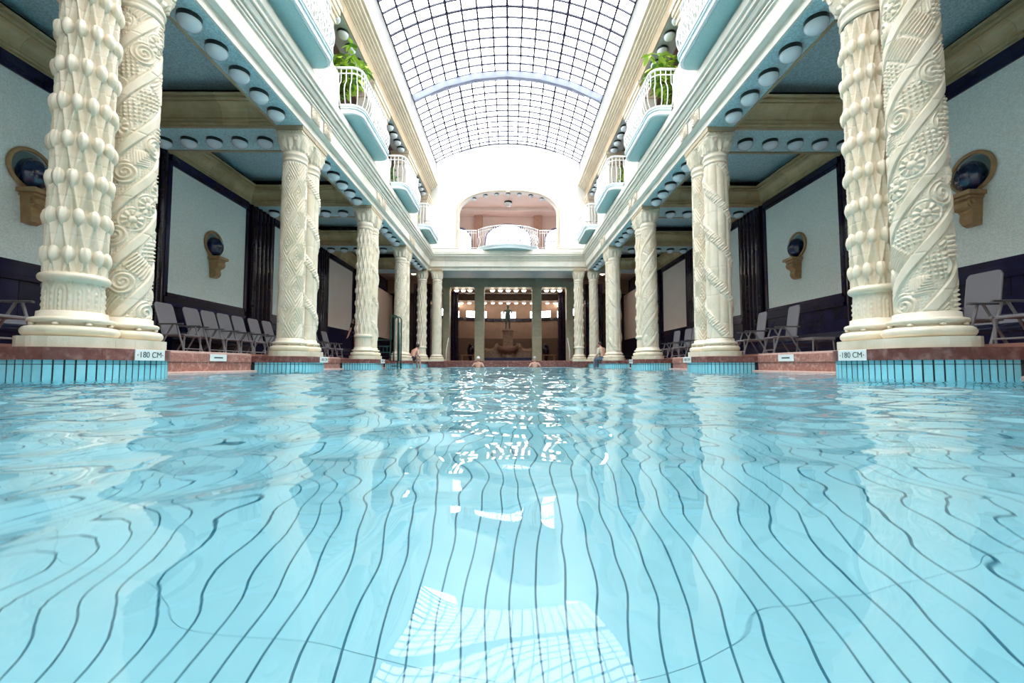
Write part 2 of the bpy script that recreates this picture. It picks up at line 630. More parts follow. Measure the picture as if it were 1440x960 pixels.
plinth_y = [(ya(n) - 0.50, ya(n) + SP + 0.50) for n in range(0, 6)]
edge_n = 0
for s in (-1, 1):
    e = struct('trim_%d' % (1 if s < 0 else 2), 'speckled red marble pool edge in two courses along the %s deck' % SIDE[s], 'pool edge')
    segs = []
    prev = YB
    for a, b in plinth_y:
        segs.append((prev, a))
        prev = b
    for (a, b) in segs:
        if b - a < 0.3:
            continue
        n = max(2, round((b - a) / 0.78))
        for i in range(n):
            y0, y1 = a + (b - a) * i / n, a + (b - a) * (i + 1) / n
            off = random.uniform(0, 0.003)
            MB().bevbox(min(s * (EDGE - off), s * 5.7), max(s * (EDGE - off), s * 5.7), y0 + 0.002, y1 - 0.002, 0.207, 0.352, 0.006).build('coping_stone', M_MARBLE2, e)
            MB().bevbox(min(s * (EDGE + 0.02), s * 5.75), max(s * (EDGE + 0.02), s * 5.75), y0 + 0.002, y1 - 0.002, 0.352, DECK + 0.004, 0.006).build('deck_edge_stone', M_PINK, e)
        for i in range(n + 1):
            y0 = max(a, a + (b - a) * (i - 0.5) / n)
            y1 = min(b, a + (b - a) * (i + 0.5) / n)
            MB().box(min(s * (EDGE + 0.012), s * 5.6), max(s * (EDGE + 0.012), s * 5.6), y0 + 0.002, y1 - 0.002, 0.04, 0.204).build('riser_stone', M_MARBLE2, e)
        MB().bevbox(min(s * 5.16, s * 5.6), max(s * 5.16, s * 5.6), a, b, -0.05, 0.044, 0.01).build('ledge', M_PINK, e)

# far pool end
e = struct('trim_3', 'dark red marble edge across the far end of the pool', 'pool edge')
xx = -4.2
k = 0
while xx < 4.19:
    w = 0.84
    MB().bevbox(xx + 0.002, xx + w - 0.002, 22.99, 23.76, 0.02, 0.36, 0.008).build('end_stone', M_MARBLE, e)
    xx += w
    k += 1


# ------------------------------------------------------------------ plinths under the column pairs
def uoff(y, y0, y1, R):
    """half width of a stadium around the segment y0..y1 at height y"""
    if y < y0:
        d = y0 - y
    elif y > y1:
        d = y - y1
    else:
        d = 0.0
    return math.sqrt(max(0.0, R * R - d * d))


def stadium_piece(y0, y1, R, a, b, back, n=9):
    """outline (x,y) of the slice a<y<b; pool side at +x; back = None for the symmetric shape"""
    ts = [a + (b - a) * i / n for i in range(n + 1)]
    out = [(uoff(t, y0, y1, R), t) for t in ts]
    if back is None:
        out += [(-uoff(t, y0, y1, R), t) for t in reversed(ts)]
    else:
        out += [(back, b), (back, a)]
    return out


def plinth(n, s, detail):
    y0, y1 = ya(n), ya(n) + SP
    where = ['under the nearest column pair', 'under the nearest column pair', 'under the second column pair', 'under the third column pair',
             'under the fourth column pair', 'under the far corner columns'][n]
    t = thing('column_plinth', 'red marble slab over cyan tiled base %s, %s pool edge' % (where, SIDE[s]), 'plinth', (s * CX, 0, 0))

    def mir(poly):
        return [(-s * p[0], p[1]) for p in poly]
    R = 0.47
    cuts = [y0 - R, y0 - 0.12, y0 + 0.33, y1 + 0.02, y1 + R]
    if s > 0:
        cuts = [y0 - R, y0 - 0.02, y0 + 0.45, y1 + 0.12, y1 + R]
    for a, b in zip(cuts[:-1], cuts[1:]):
        MB().prism(mir(stadium_piece(y0, y1, R, a + 0.0015, b - 0.0015, -0.66, 12)), 'z', SLAB_B, SLAB_T).build('slab_stone', M_MARBLE, t)
    Rc = 0.442
    MB().prism(mir(stadium_piece(y0, y1, Rc, y0 - Rc, y1 + Rc, -0.66, 40)), 'z', PZ, SLAB_B).build('core', M_GROUTD, t)
    # drum under both columns
    Rd = 0.425
    cu = [y0 - Rd, y0 + 0.06, y0 + SP * 0.5, y1 + Rd]
    for a, b in zip(cu[:-1], cu[1:]):
        MB().prism(mir(stadium_piece(y0, y1, Rd, a + 0.001, b - 0.001, None, 16)), 'z', SLAB_T, SLAB_T + 0.115).build('drum_stone', M_COLUMN, t)
    # upright cyan tiles around the pool-side face
    Rt = 0.445
    pts = []
    L0 = 0.5
    Larc = pi * Rt / 2
    total = 2 * L0 + 2 * Larc + SP

    def at(d):
        if d < L0:
            return (-L0 + d, y0 - Rt, -pi / 2)
        d -= L0
        if d < Larc:
            a = -pi / 2 + d / Rt
            return (Rt * cos(a), y0 + Rt * sin(a), a)
        d -= Larc
        if d < SP:
            return (Rt, y0 + d, 0.0)
        d -= SP
        if d < Larc:
            a = d / Rt
            return (Rt * cos(a), y1 + Rt * sin(a), a)
        d -= Larc
        return (-d, y1 + Rt, pi / 2)
    step = 0.081
    nt_ = int(total / step)
    step = total / nt_
    g = 0.0075
    me_a = MB().box(-0.02, 0.0, -step / 2 + g, step / 2 - g, 0.165, SLAB_B).mesh('tile', M_EDGETILE)
    me_b = MB().box(-0.02, 0.0, -step / 2 + g, step / 2 - g, -0.12, 0.158).mesh('tile', M_EDGETILE)
    low = MB()
    if detail:
        for i in range(nt_):
            x, y, a = at((i + 0.5) * step)
            ang = a if s < 0 else pi - a
            link('tile', me_a, t, None, (-s * x, y, 0), (0, 0, ang))
            link('tile', me_b, t, None, (-s * x, y, 0), (0, 0, ang))
    for i in range(nt_):
        x, y, a = at((i + 0.5) * step)
        ca, sa = cos(a), sin(a)
        rows = [(-0.7, -0.13), (-1.2, -0.71), (PZ, -1.21)] + ([] if detail else [(0.165, SLAB_B), (-0.12, 0.158)])
        for z0, z1 in rows:
            P = []
            for zz in (z0, z1):
                for du, dv in ((-0.02, -step / 2 + g), (0, -step / 2 + g), (0, step / 2 - g), (-0.02, step / 2 - g)):
                    px, py = x + du * ca - dv * sa, y + du * sa + dv * ca
                    P.append((-s * px, py, zz))
            f = [(0, 3, 2, 1), (4, 5, 6, 7), (0, 1, 5, 4), (1, 2, 6, 5), (2, 3, 7, 6), (3, 0, 4, 7)]
            if s > 0:
                f = [tuple(reversed(q)) for q in f]
            low.add(P, f)
    low.build('tile_band', M_EDGETILE, t, kind='stuff')
    return t


for n in range(1, 6):
    for s in (-1, 1):
        plinth(n, s, n <= 2)


# ------------------------------------------------------------------ carved columns
def fr(x):
    return x - np.floor(x)


def joints(z, period=0.42, depth=0.007, w=0.006, z0=0.0):
    d = np.abs(fr((z - z0) / period + 0.5) - 0.5) * period
    return -depth * np.exp(-(d / w) ** 2)


SH0, SH1 = 0.39, 4.30      # shaft from/to above the slab


def relief_tulip(th, z, buds):
    N = 24
    row = 0.42
    zb = 1.0
    u = th * N / (2 * pi)
    w = (z - zb) / row
    A = (u + w) / 2
    B = (u - w) / 2
    da = np.abs(fr(A + 0.5) - 0.5) * 2
    db = np.abs(fr(B + 0.5) - 0.5) * 2
    ridge = np.maximum(1 - da / 0.62, 1 - db / 0.62)
    h = 0.050 * np.clip(ridge, 0, 1) - 0.024
    if buds:
        du = (fr(A + 0.5) - 0.5 + fr(B + 0.5) - 0.5)
        dw = (fr(A + 0.5) - 0.5 - (fr(B + 0.5) - 0.5))
        r2 = (du / 0.42) ** 2 + (dw / 0.26) ** 2
        h = np.maximum(h, 0.055 * np.sqrt(np.clip(1 - r2, 0, 1)))
    h = h + joints(z, 0.42, 0.008, 0.006, 0.79)
    # lower ornament drum with arches, and the roll above it
    low = z < 0.715
    uu = fr(th * 10 / (2 * pi)) - 0.5
    zz = (z - 0.40) / 0.30
    ax = np.abs(uu) * 2
    arch = np.where(zz < 0.62, ax, np.hypot(ax, (zz - 0.62) * 1.9))
    hl = 0.010 * (0.5 + 0.5 * np.cos(arch * 2 * pi * 2.2)) + 0.016 * np.clip(1 - ax / 0.22, 0, 1) * (0.6 + 0.4 * np.cos(zz * 30)) * (zz < 0.8) - 0.004
    hl = hl + 0.012 * np.clip(1 - (1 - ax) / 0.2, 0, 1) * (0.55 + 0.45 * np.cos(zz * 26 + 1))
    h = np.where(low, hl, h)
    rr = np.clip(1 - ((z - 0.76) / 0.047) ** 2, 0, 1)
    h = np.where(np.abs(z - 0.76) < 0.047, 0.012 + 0.042 * np.sqrt(rr), h)
    return h


def motif_field(s, b, key):
    """carved flowers in cells of 0.3 along a band. s along the band, b across (-.19..+.19)"""
    L = 0.27
    i = np.floor(s / L)
    a = (s / L - i - 0.5) * L
    hsh = fr(np.sin(i * 12.9898 + key * 78.233) * 43758.5453)
    ty = np.floor(hsh * 5)
    r = np.hypot(a, b)
    ph = np.arctan2(b, a)
    env = np.clip((0.165 - r) / 0.02, 0, 1)
    ros = (0.55 + 0.45 * np.cos(9 * ph)) * np.clip((0.13 - r) / 0.015, 0, 1) * (r > 0.055) + 1.15 * np.sqrt(np.clip(1 - (r / 0.05) ** 2, 0, 1)) + 0.5 * np.exp(-((r - 0.15) / 0.012) ** 2)
    scr = (0.5 + 0.5 * np.cos(2 * pi * r / 0.055 - ph * 1.0)) * env
    fan = (0.5 + 0.5 * np.cos(2 * pi * b / 0.045 * (1 + 1.2 * (a + 0.12)))) * np.clip((0.12 - np.abs(a)) / 0.012, 0, 1) * np.clip((0.16 - np.abs(b)) / 0.012, 0, 1)
    grp = np.clip(np.cos(2 * pi * a / 0.075) * np.cos(2 * pi * b / 0.075), -0.15, 1) * env + 0.15
    leaf = np.clip(1 - (np.abs(b) / (0.13 * np.clip(1 - (a / 0.135) ** 2, 0.02, 1))), 0, 1) ** 0.5 * (0.7 + 0.3 * np.cos(2 * pi * (a - np.abs(b)) / 0.04))
    h = np.select([ty == 0, ty == 1, ty == 2, ty == 3], [ros, scr, fan, grp], leaf)
    small = 0.35 * np.clip(np.cos(2 * pi * s / 0.052) * np.cos(2 * pi * b / 0.052) - 0.2, 0, 1) * (h < 0.12)
    return h + small


def relief_spiral(th, z):
    P = 0.70
    ph = th * 3 / (2 * pi) - z / P
    p = fr(ph)
    k = np.floor(ph)
    al = math.atan2(2.1, 2 * pi * 0.25)
    s = th * 0.25 * cos(al) + z * sin(al)
    bw = 0.23
    band = p < bw
    q = (p - bw) / (1 - bw)
    b = (q - 0.5) * P * (1 - bw) * cos(al) * 1.0
    h = 0.028 * motif_field(s + 0.13 * k, b * 1.12, k) - 0.006
    eb = np.minimum(p, bw - p)
    hb = 0.017 * np.clip(eb / 0.012, 0, 1) - 0.008 * np.exp(-((eb - 0.0) / 0.006) ** 2)
    h = np.where(band, hb, np.where((q < 0.03) | (q > 0.97), -0.010, h))
    return h + joints(z, 0.42, 0.008, 0.006, 0.2)


def relief_diamond(th, z):
    u = th * 4 / (2 * pi)
    w = z / 0.71
    A = fr(u + w + 0.0) - 0.5
    B = fr(u - w + 0.0) - 0.5
    m = np.maximum(np.abs(A), np.abs(B)) * 2
    h = np.where(m > 0.42, 0.034 * np.abs(np.cos(pi * (m - 0.42) / 0.29)) - 0.012, 0.0)
    fl = np.clip(1 - np.minimum(np.abs(A), np.abs(B)) / 0.05, 0, 1) * 0.0
    pet = np.clip(1 - np.hypot(np.abs(A) - 0.085, np.abs(B) - 0.085) / 0.075, 0, 1) ** 0.5
    h = np.where(m <= 0.42, 0.030 * pet + 0.012 * (np.abs(m - 0.36) < 0.04) - 0.006, h)
    v = fr(u) - 0.5
    return h + joints(z, 0.84, 0.007, 0.006, 0.3)


def relief_vine(th, z):
    rib = np.abs(np.cos(4 * th))
    h = 0.030 * np.sqrt(rib) - 0.012
    p = fr(th / (2 * pi) * 2 + z / 0.95)
    q = (p - 0.5) / 0.15
    g = np.clip(1 - q ** 2, 0, 1)
    lf = 0.5 + 0.5 * np.cos(2 * pi * (th * 0.25 * 9)) * np.cos(2 * pi * z * 9) + 0.4 * np.cos(2 * pi * (z * 15 - th * 3))
    h = np.where(g > 0, np.maximum(h * (1 - g), 0.012 + 0.040 * np.sqrt(g) * (0.55 + 0.45 * lf)), h)
    return h + joints(z, 0.62, 0.008, 0.007, 0.1)


def shaft_mesh(kind, nt, nz, buds):
    th = np.linspace(0, 2 * pi, nt, endpoint=False)
    z = np.linspace(SH0, SH1, nz)
    T, Z = np.meshgrid(th, z)
    R = 0.252 - 0.018 * (Z - SH0) / (SH1 - SH0)
    if kind == 'tulip':
        R = R - 0.012
        h = relief_tulip(T, Z, buds)
    elif kind == 'spiral':
        h = relief_spiral(T, Z)
    elif kind == 'diamond':
        h = relief_diamond(T, Z)
    else:
        h = relief_vine(T, Z)
    fade = np.clip((SH1 - Z) / 0.03, 0, 1) * np.clip((Z - SH0) / 0.02, 0, 1)
    R = R + h * fade
    V = np.stack([(R * np.cos(T)).ravel(), (R * np.sin(T)).ravel(), Z.ravel()], 1)
    idx = np.arange(nt * nz).reshape(nz, nt)
    nx = np.roll(idx, -1, axis=1)
    F = np.stack([idx[:-1].ravel(), nx[:-1].ravel(), nx[1:].ravel(), idx[1:].ravel()], 1)
    me = fast_mesh('shaft', V, F, True)
    me.materials.append(M_COLUMN)
    return me


def capital_mesh(nt, nz):
    """bell that turns from round to square, carved with leaves"""
    z = np.concatenate([np.linspace(4.30, 4.52, nz // 3), np.linspace(4.525, 4.89, nz)])
    th = np.linspace(0, 2 * pi, nt, endpoint=False)
    T, Z = np.meshgrid(th, z)
    q = np.clip((Z - 4.55) / 0.30, 0, 1)
    c, s = np.cos(T), np.sin(T)
    p = 2 + 7 * q
    sup = (np.abs(c) ** p + np.abs(s) ** p) ** (-1 / p)
    flare = q ** 1.6
    R = 0.236 + (0.292 - 0.236) * flare
    R = R * np.where(q > 0, sup, 1.0)
    # astragal rings at the foot
    ring = np.zeros_like(Z)
    for zc, hh, am in ((4.335, 0.03, 0.024), (4.395, 0.022, 0.014), (4.455, 0.04, 0.035), (4.51, 0.02, 0.012)):
        ring = np.maximum(ring, am * np.sqrt(np.clip(1 - ((Z - zc) / hh) ** 2, 0, 1)))
    leaf = (0.055 * np.abs(np.cos(6 * T)) - 0.018) * np.clip(1.4 - np.abs((Z - 4.68) / 0.10), 0, 1)
    leaf = leaf + (0.045 * np.abs(np.cos(10 * T)) - 0.012) * np.clip(1 - np.abs((Z - 4.585) / 0.05), 0, 1)
    side = np.abs(fr(T / (pi / 2) + 0.5) - 0.5) * 2
    rv = np.hypot((side - 0.62) * 0.33, Z - 4.79)
    leaf = leaf + 0.055 * (0.5 + 0.5 * np.cos(2 * pi * rv / 0.055)) * np.clip(1 - rv / 0.11, 0, 1)
    R = R + np.where(Z < 4.53, ring, 0) + np.where(Z > 4.53, leaf, 0) * np.clip((4.885 - Z) / 0.02, 0, 1)
    x = np.clip(R * c, -0.303, 0.303)
    y = np.clip(R * s, -0.303, 0.303)
    n2 = len(z)
    V = np.stack([x.ravel(), y.ravel(), Z.ravel()], 1)
    idx = np.arange(nt * n2).reshape(n2, nt)
    nx = np.roll(idx, -1, axis=1)
    F = np.stack([idx[:-1].ravel(), nx[:-1].ravel(), nx[1:].ravel(), idx[1:].ravel()], 1)
    me = fast_mesh('capital', V, F, True)
    me.materials.append(M_COLUMN)
    return me


def base_mesh(nt):
    prof = [(0.30, 0.115)]
    for i in range(9):
        a = -pi / 2 + pi * i / 8
        prof.append((0.335 + 0.055 * cos(a), 0.1735 + 0.056 * sin(a)))
    prof += [(0.30, 0.235), (0.295, 0.262)]
    for i in range(7):
        a = -pi / 2 + pi * i / 6
        prof.append((0.318 + 0.028 * cos(a), 0.292 + 0.028 * sin(a)))
    prof += [(0.30, 0.325), (0.285, 0.332), (0.283, 0.385), (0.262, 0.395), (0.2, 0.396)]
    return prof


def bud_mesh(kind):
    nt, nz = 24, 12
    th = np.linspace(0, 2 * pi, nt, endpoint=False)
    ph = np.linspace(-pi / 2, pi / 2, nz)
    T, P = np.meshgrid(th, ph)
    # local: x outward, y across, z up
    w = np.cos(P)
    up = np.sin(P)
    if kind == 0:      # plain pomegranate
        ry, rz, rx = 0.050, 0.108, 0.056
        k = 1 + 0.07 * np.cos(5 * T) * w * np.cos(9 * P)
    elif kind == 1:    # ribbed bud with a midrib
        ry, rz, rx = 0.048, 0.114, 0.054
        k = 0.9 + 0.26 * np.abs(np.cos(3.5 * T)) * w
    else:              # tulip with open petals
        ry, rz, rx = 0.048, 0.114, 0.054
        k = 1 + 0.20 * np.cos(6 * T) * np.clip(up + 0.4, 0, 1)
    taper = 1 - 0.45 * np.clip(-up, 0, 1) if kind != 2 else 1 - 0.45 * np.clip(-up, 0, 1) + 0.10 * np.clip(up, 0, 1)
    x = rx * w * np.cos(T) * k
    y = ry * w * np.sin(T) * k * taper
    z = rz * up
    if kind == 2:
        z = np.where(up > 0.9, rz * 0.72, z)
    V = np.stack([x.ravel(), y.ravel(), z.ravel()], 1)
    idx = np.arange(nt * nz).reshape(nz, nt)
    nx = np.roll(idx, -1, axis=1)
    F = np.stack([idx[:-1].ravel(), nx[:-1].ravel(), nx[1:].ravel(), idx[1:].ravel()], 1)
    me = fast_mesh('carved_bud', V, F, True)
    me.materials.append(M_COLUMN)
    return me


BUDS = [bud_mesh(0), bud_mesh(1), bud_mesh(2)]
SHAFTS = {}
CAPS = {}
STUD = MB().ball((0, 0, 0), 0.026, 0.03, 0.018, 10, 6).mesh('stud', M_COLUMN, True)


def column(kind, x, y, toward, near, label, spin=0.0, square=None):
    """toward: direction (0/1 axis, sign) of the twin column so that the rolls of the bases meet flat"""
    t = thing('carved_column', label, 'column', (x, y, SLAB_T))
    res = {0: (288, 470), 1: (208, 420), 2: (120, 240)}[near]
    key = (kind, near)
    if key not in SHAFTS:
        SHAFTS[key] = shaft_mesh(kind, res[0], res[1], near != 0)
    link('shaft', SHAFTS[key], t, None, rot=(0, 0, spin))
    if near not in CAPS:
        CAPS[near] = capital_mesh({0: 160, 1: 128, 2: 64}[near], {0: 48, 1: 40, 2: 22}[near])
    cap_ = link('capital', CAPS[near], t, None)
    # beaded course and abacus
    ab = MB()
    ab.box(-0.30, 0.30, -0.30, 0.30, 4.885, 4.905)
    for i in range(9):
        c = -0.272 + 0.068 * i
        for q in (-1, 1):
            ab.ball((c, q * 0.275, 4.935), 0.027, 0.027, 0.034, 6, 4)
            if abs(c) < 0.26:
                ab.ball((q * 0.275, c, 4.935), 0.027, 0.027, 0.034, 6, 4)
    ab.box(-0.268, 0.268, -0.268, 0.268, 4.90, 4.975)
    ab.build('beaded_course', M_COLUMN, cap_)
    MB().box(-0.303, 0.303, -0.303, 0.303, 4.97, ZS - SLAB_T - 0.001).build('abacus', M_TAN, cap_)
    b = MB().lathe(base_mesh(0), {0: 64, 1: 40, 2: 28}[near])
    ax, sg = toward
    lim = {1: SP / 2 - 0.0015, 0: 0.41 - 0.0015}[ax]
    b.v = [tuple(min(c, lim) if (i == ax and sg > 0) else max(c, -lim) if (i == ax and sg < 0) else c for i, c in enumerate(p)) for p in b.v]
    base_ = b.build('base', M_COLUMN, t, smooth=True)
    if near < 2:
        for i in range(8):
            a = 2 * pi * (i + 0.5) / 8
            px, py = 0.322 * cos(a), 0.322 * sin(a)
            if (py if ax else px) * sg > lim - 0.03:
                continue
            link('stud', STUD, base_, None, (px, py, 0.249), (0, 0, a))
    if kind == 'tulip' and near == 0:
        N, row = 24, 0.42
        for r in range(0, 9):
            zz = 1.0 + row * r
            if zz > 4.25:
                break
            for i in range(N):
                a = 2 * pi * (i + (0.5 if r % 2 else 0.0)) * 1.0 / N
                # lattice crossings: u + w even
                u = (i * 1.0 + (1 if r % 2 else 0) * 0.0)
                aa = 2 * pi * u / N + spin
                if (i + r) % 2:
                    continue
                rr = 0.234
                link('carved_bud', BUDS[(i // 2 + r * 2) % 3], t, None, (rr * cos(aa), rr * sin(aa), zz - 0.01), (0, 0, aa))
    return t


KL = {'tulip': 'carved with rows of buds', 'spiral': 'wound with smooth spiral bands',
      'diamond': 'carved with striped diamonds', 'vine': 'fluted and wound with a garland'}
layoutL = {1: ('tulip', 'spiral'), 2: ('diamond', 'vine'), 3: ('tulip', 'vine'), 4: ('spiral', 'diamond')}
layoutR = {1: ('spiral', 'tulip'), 2: ('vine', 'diamond'), 3: ('spiral', 'tulip'), 4: ('vine', 'spiral')}
for s, lay in ((-1, layoutL), (1, layoutR)):
    for n in range(1, 5):
        for j in (0, 1):
            kind = lay[n][j]
            where = '%s one of the %s %s pair' % (['nearer', 'farther'][j], ORD[n], SIDE[s])
            column(kind, s * CX, ya(n) + SP * j, (1, 1 if j == 0 else -1), {1: 0, 2: 1}.get(n, 2), 'cream column %s, %s' % (KL[kind], where), spin=pi / 2 if s < 0 else -pi / 2)
# far corners
column('tulip', -CX, ya(5), (0, 1), 2, 'cream column carved with tulip buds at the far left corner of the pool')
column('diamond', -CX + 0.82, ya(5) + 0.1, (0, -1), 2, 'cream carved column standing inside the far left corner column')
column('spiral', CX, ya(5), (0, -1), 2, 'cream spiral column at the far right corner of the pool')
column('tulip', CX - 0.82, ya(5) + 0.1, (0, 1), 2, 'cream carved column standing inside the far right corner column')
for s in (-1, 1):
    MB().bevbox(min(s * 3.5, s * 4.33), max(s * 3.5, s * 4.33), ya(5) - 0.36, ya(5) + 0.55, SLAB_T, SLAB_T + 0.115, 0.01).build('baseboard_%s' % SIDE[s], M_COLUMN)
    o = bpy.data.objects['baseboard_%s' % SIDE[s]]
    sobj(o, 'cream block under the inner far corner column on the %s' % SIDE[s], 'base block')
    MB().bevbox(min(s * 3.45, s * 4.33), max(s * 3.45, s * 4.33), ya(5) - 0.40, ya(5) + 0.56, 0.02, SLAB_T, 0.01).build('slab_stone', M_MARBLE, o)

# ------------------------------------------------------------------ lintel (entablature) along both sides and across the far end
PROF = [(4.44, 5.41), (4.44, 5.585), (4.335, 5.605), (4.33, 5.62), (4.33, 5.925), (4.295, 5.93), (4.295, 5.96), (4.33, 5.965), (4.33, 5.98), (4.27, 5.985), (4.27, 6.03),
        (4.30, 6.035), (4.30, 6.055), (4.23, 6.06), (4.19, 6.13), (4.22, 6.135), (4.22, 6.15), (4.15, 6.155), (4.15, 6.24), (4.105, 6.25), (4.10, 6.40), (4.13, 6.42),
        (4.17, 6.54), (4.30, 6.60), (4.30, GF), (4.95, GF), (4.95, 5.62), (5.07, 5.62), (5.07, 5.41)]
trim_n = 4
LINTELS = {}
for s in (-1, 1):
    e = struct('trim_%d' % trim_n, 'cream moulded stone lintel over the %s row of columns' % SIDE[s], 'lintel')
    trim_n += 1
    y = YB
    while y < YEND - 0.01:
        y1 = min(y + 0.92, YEND)
        if YEND - y1 < 0.3:
            y1 = YEND
        poly = [(s * p[0], p[1]) for p in PROF]
        MB().prism(poly, 'y', y + 0.0015, y1 - 0.0015).build('lintel_stone', M_LINTEL, e)
        y = y1
    # blue soffit strips between the column pairs
    for n in range(0, 6):
        a = ya(n) + SP + 0.31 if n > 0 else YB
        b = ya(n + 1) - 0.31 if n < 5 else YEND
        if n == 5:
            continue
        MB().box(min(s * 4.475, s * 5.03), max(s * 4.475, s * 5.03), a, b, ZS - 0.008, ZS + 0.02).build('soffit_panel', M_SOFFIT, e)
    for n in range(1, 6):
        MB().box(min(s * 4.45, s * 5.06), max(s * 4.45, s * 5.06), ya(n) - 0.31, ya(n) + (SP if n < 5 else 0.0) + 0.31, ZS - 0.004, ZS + 0.02).build('soffit_block', M_TAN, e)
    # outer trim
    MB().box(min(s * 5.03, s * 5.09), max(s * 5.03, s * 5.09), YB, YEND, ZS - 0.02, ZS + 0.03).build('soffit_rail', M_TAN, e)
    LINTELS[s] = e
    # carved frieze panels above each column
    gx, gz = np.meshgrid(np.linspace(0, 1, 26), np.linspace(0, 1, 26))
    rr = np.hypot(gx - 0.5, gz - 0.55)
    hh = 0.018 + 0.028 * (0.5 + 0.5 * np.cos(2 * pi * rr / 0.16 + 3 * np.arctan2(gz - 0.55, gx - 0.5))) * np.clip((0.5 - np.maximum(abs(gx - .5), abs(gz - .5))) / 0.06, 0, 1)
    Vp = np.stack([-hh.ravel(), ((gx - 0.5) * 0.40).ravel(), (gz * 0.29).ravel()], 1)
    ii = np.arange(26 * 26).reshape(26, 26)
    Fp = np.stack([ii[:-1, :-1].ravel(), ii[:-1, 1:].ravel(), ii[1:, 1:].ravel(), ii[1:, :-1].ravel()], 1)
    pm = fast_mesh('frieze_panel', Vp, Fp, True)
    pm.materials.append(M_CREAMTRIM)
    for n in range(1, 6):
        for j in (0, 1):
            if n == 5 and j:
                continue
            o = link('frieze_panel', pm, e, None, (s * 4.331, ya(n) + SP * j, 5.63), (0, 0, 0 if s > 0 else pi))

e = struct('trim_%d' % trim_n, 'cream moulded lintel across the far end of the pool', 'lintel')
trim_n += 1
xx = -4.44
PROFE = [(YEND + (p[0] - 4.44), p[1]) for p in PROF[:23]] + [(YEND + 0.2, 6.60), (YEND + 0.2, 6.66), (YEND + 0.85, 6.66), (YEND + 0.85, 5.41)]
while xx < 4.43:
    MB().prism(PROFE, 'x', xx + 0.0015, xx + 0.888 - 0.0015).build('lintel_stone', M_LINTEL, e)
    xx += 0.888
MB().box(-4.4, 4.4, YEND + 0.06, YEND + 2.0, ZS - 0.008, ZS + 0.02).build('soffit_panel', M_CEILBLUE, e)


# ------------------------------------------------------------------ globe lamps
def lamp_proto(lit):
    t = thing('globe_lamp', 'x', 'lamp')
    MB().lathe([(0.150, -0.075), (0.164, -0.075), (0.164, 0.0), (0.150, 0.0)], 24, cap=False).build('rim', M_RIM, t, smooth=False)
    prof = [(0.166 * cos(a), -0.075 - 0.135 * sin(a)) for a in [pi / 2 * (1 - i / 7) for i in range(8)]]
    prof = [(max(r, 0.002), z) for r, z in prof]
    MB().lathe(prof + [(0.15, -0.065)], 24).build('globe', M_GLOBELIT if lit else M_GLOBE, t, smooth=True)
    return t


LAMP = lamp_proto(False)
LAMPLIT = lamp_proto(True)
lamp_used = {False: False, True: False}


def lamp(x, y, z, label, group, lit=False, sc=1.0):
    P = LAMPLIT if lit else LAMP
    if not lamp_used[lit]:
        lamp_used[lit] = True
        o = P
        o.location = (x, y, z)
        o['label'] = label
        o['group'] = group
    else:
        o = dup(P, (x, y, z), 0, label, group)
    o.scale = (sc, sc, sc)
    if lit:
        ld = bpy.data.lights.new('lamp_light', 'POINT')
        ld.energy = 5
        ld.color = (1.0, 0.78, 0.58)
        ld.shadow_soft_size = 0.12
        lo = bpy.data.objects.new('lamp_light', ld)
        COL.objects.link(lo)
        lo.parent = o
        lo.location = (0, 0, -0.32)
    return o


BAYN = ['overhead bay', 'first bay', 'second bay', 'third bay', 'fourth bay']
for s in (-1, 1):
    for n in range(1, 5):
        c = ya(n) + SP + (DY - SP) / 2
        for k in range(5):
            lamp(s * 4.755, c + (k - 2) * 0.59, ZS - 0.008, 'opal globe lamp under the %s lintel, %s in line in the %s' % (SIDE[s], ORD[k + 1], BAYN[n]), 'lamps under the %s lintel' % SIDE[s])
    c = ya(0) + SP + (DY - SP) / 2
    lamp(s * 4.755, c + 2 * 0.59, ZS - 0.008, 'opal globe lamp under the %s lintel nearest the camera' % SIDE[s], 'lamps under the %s lintel' % SIDE[s])

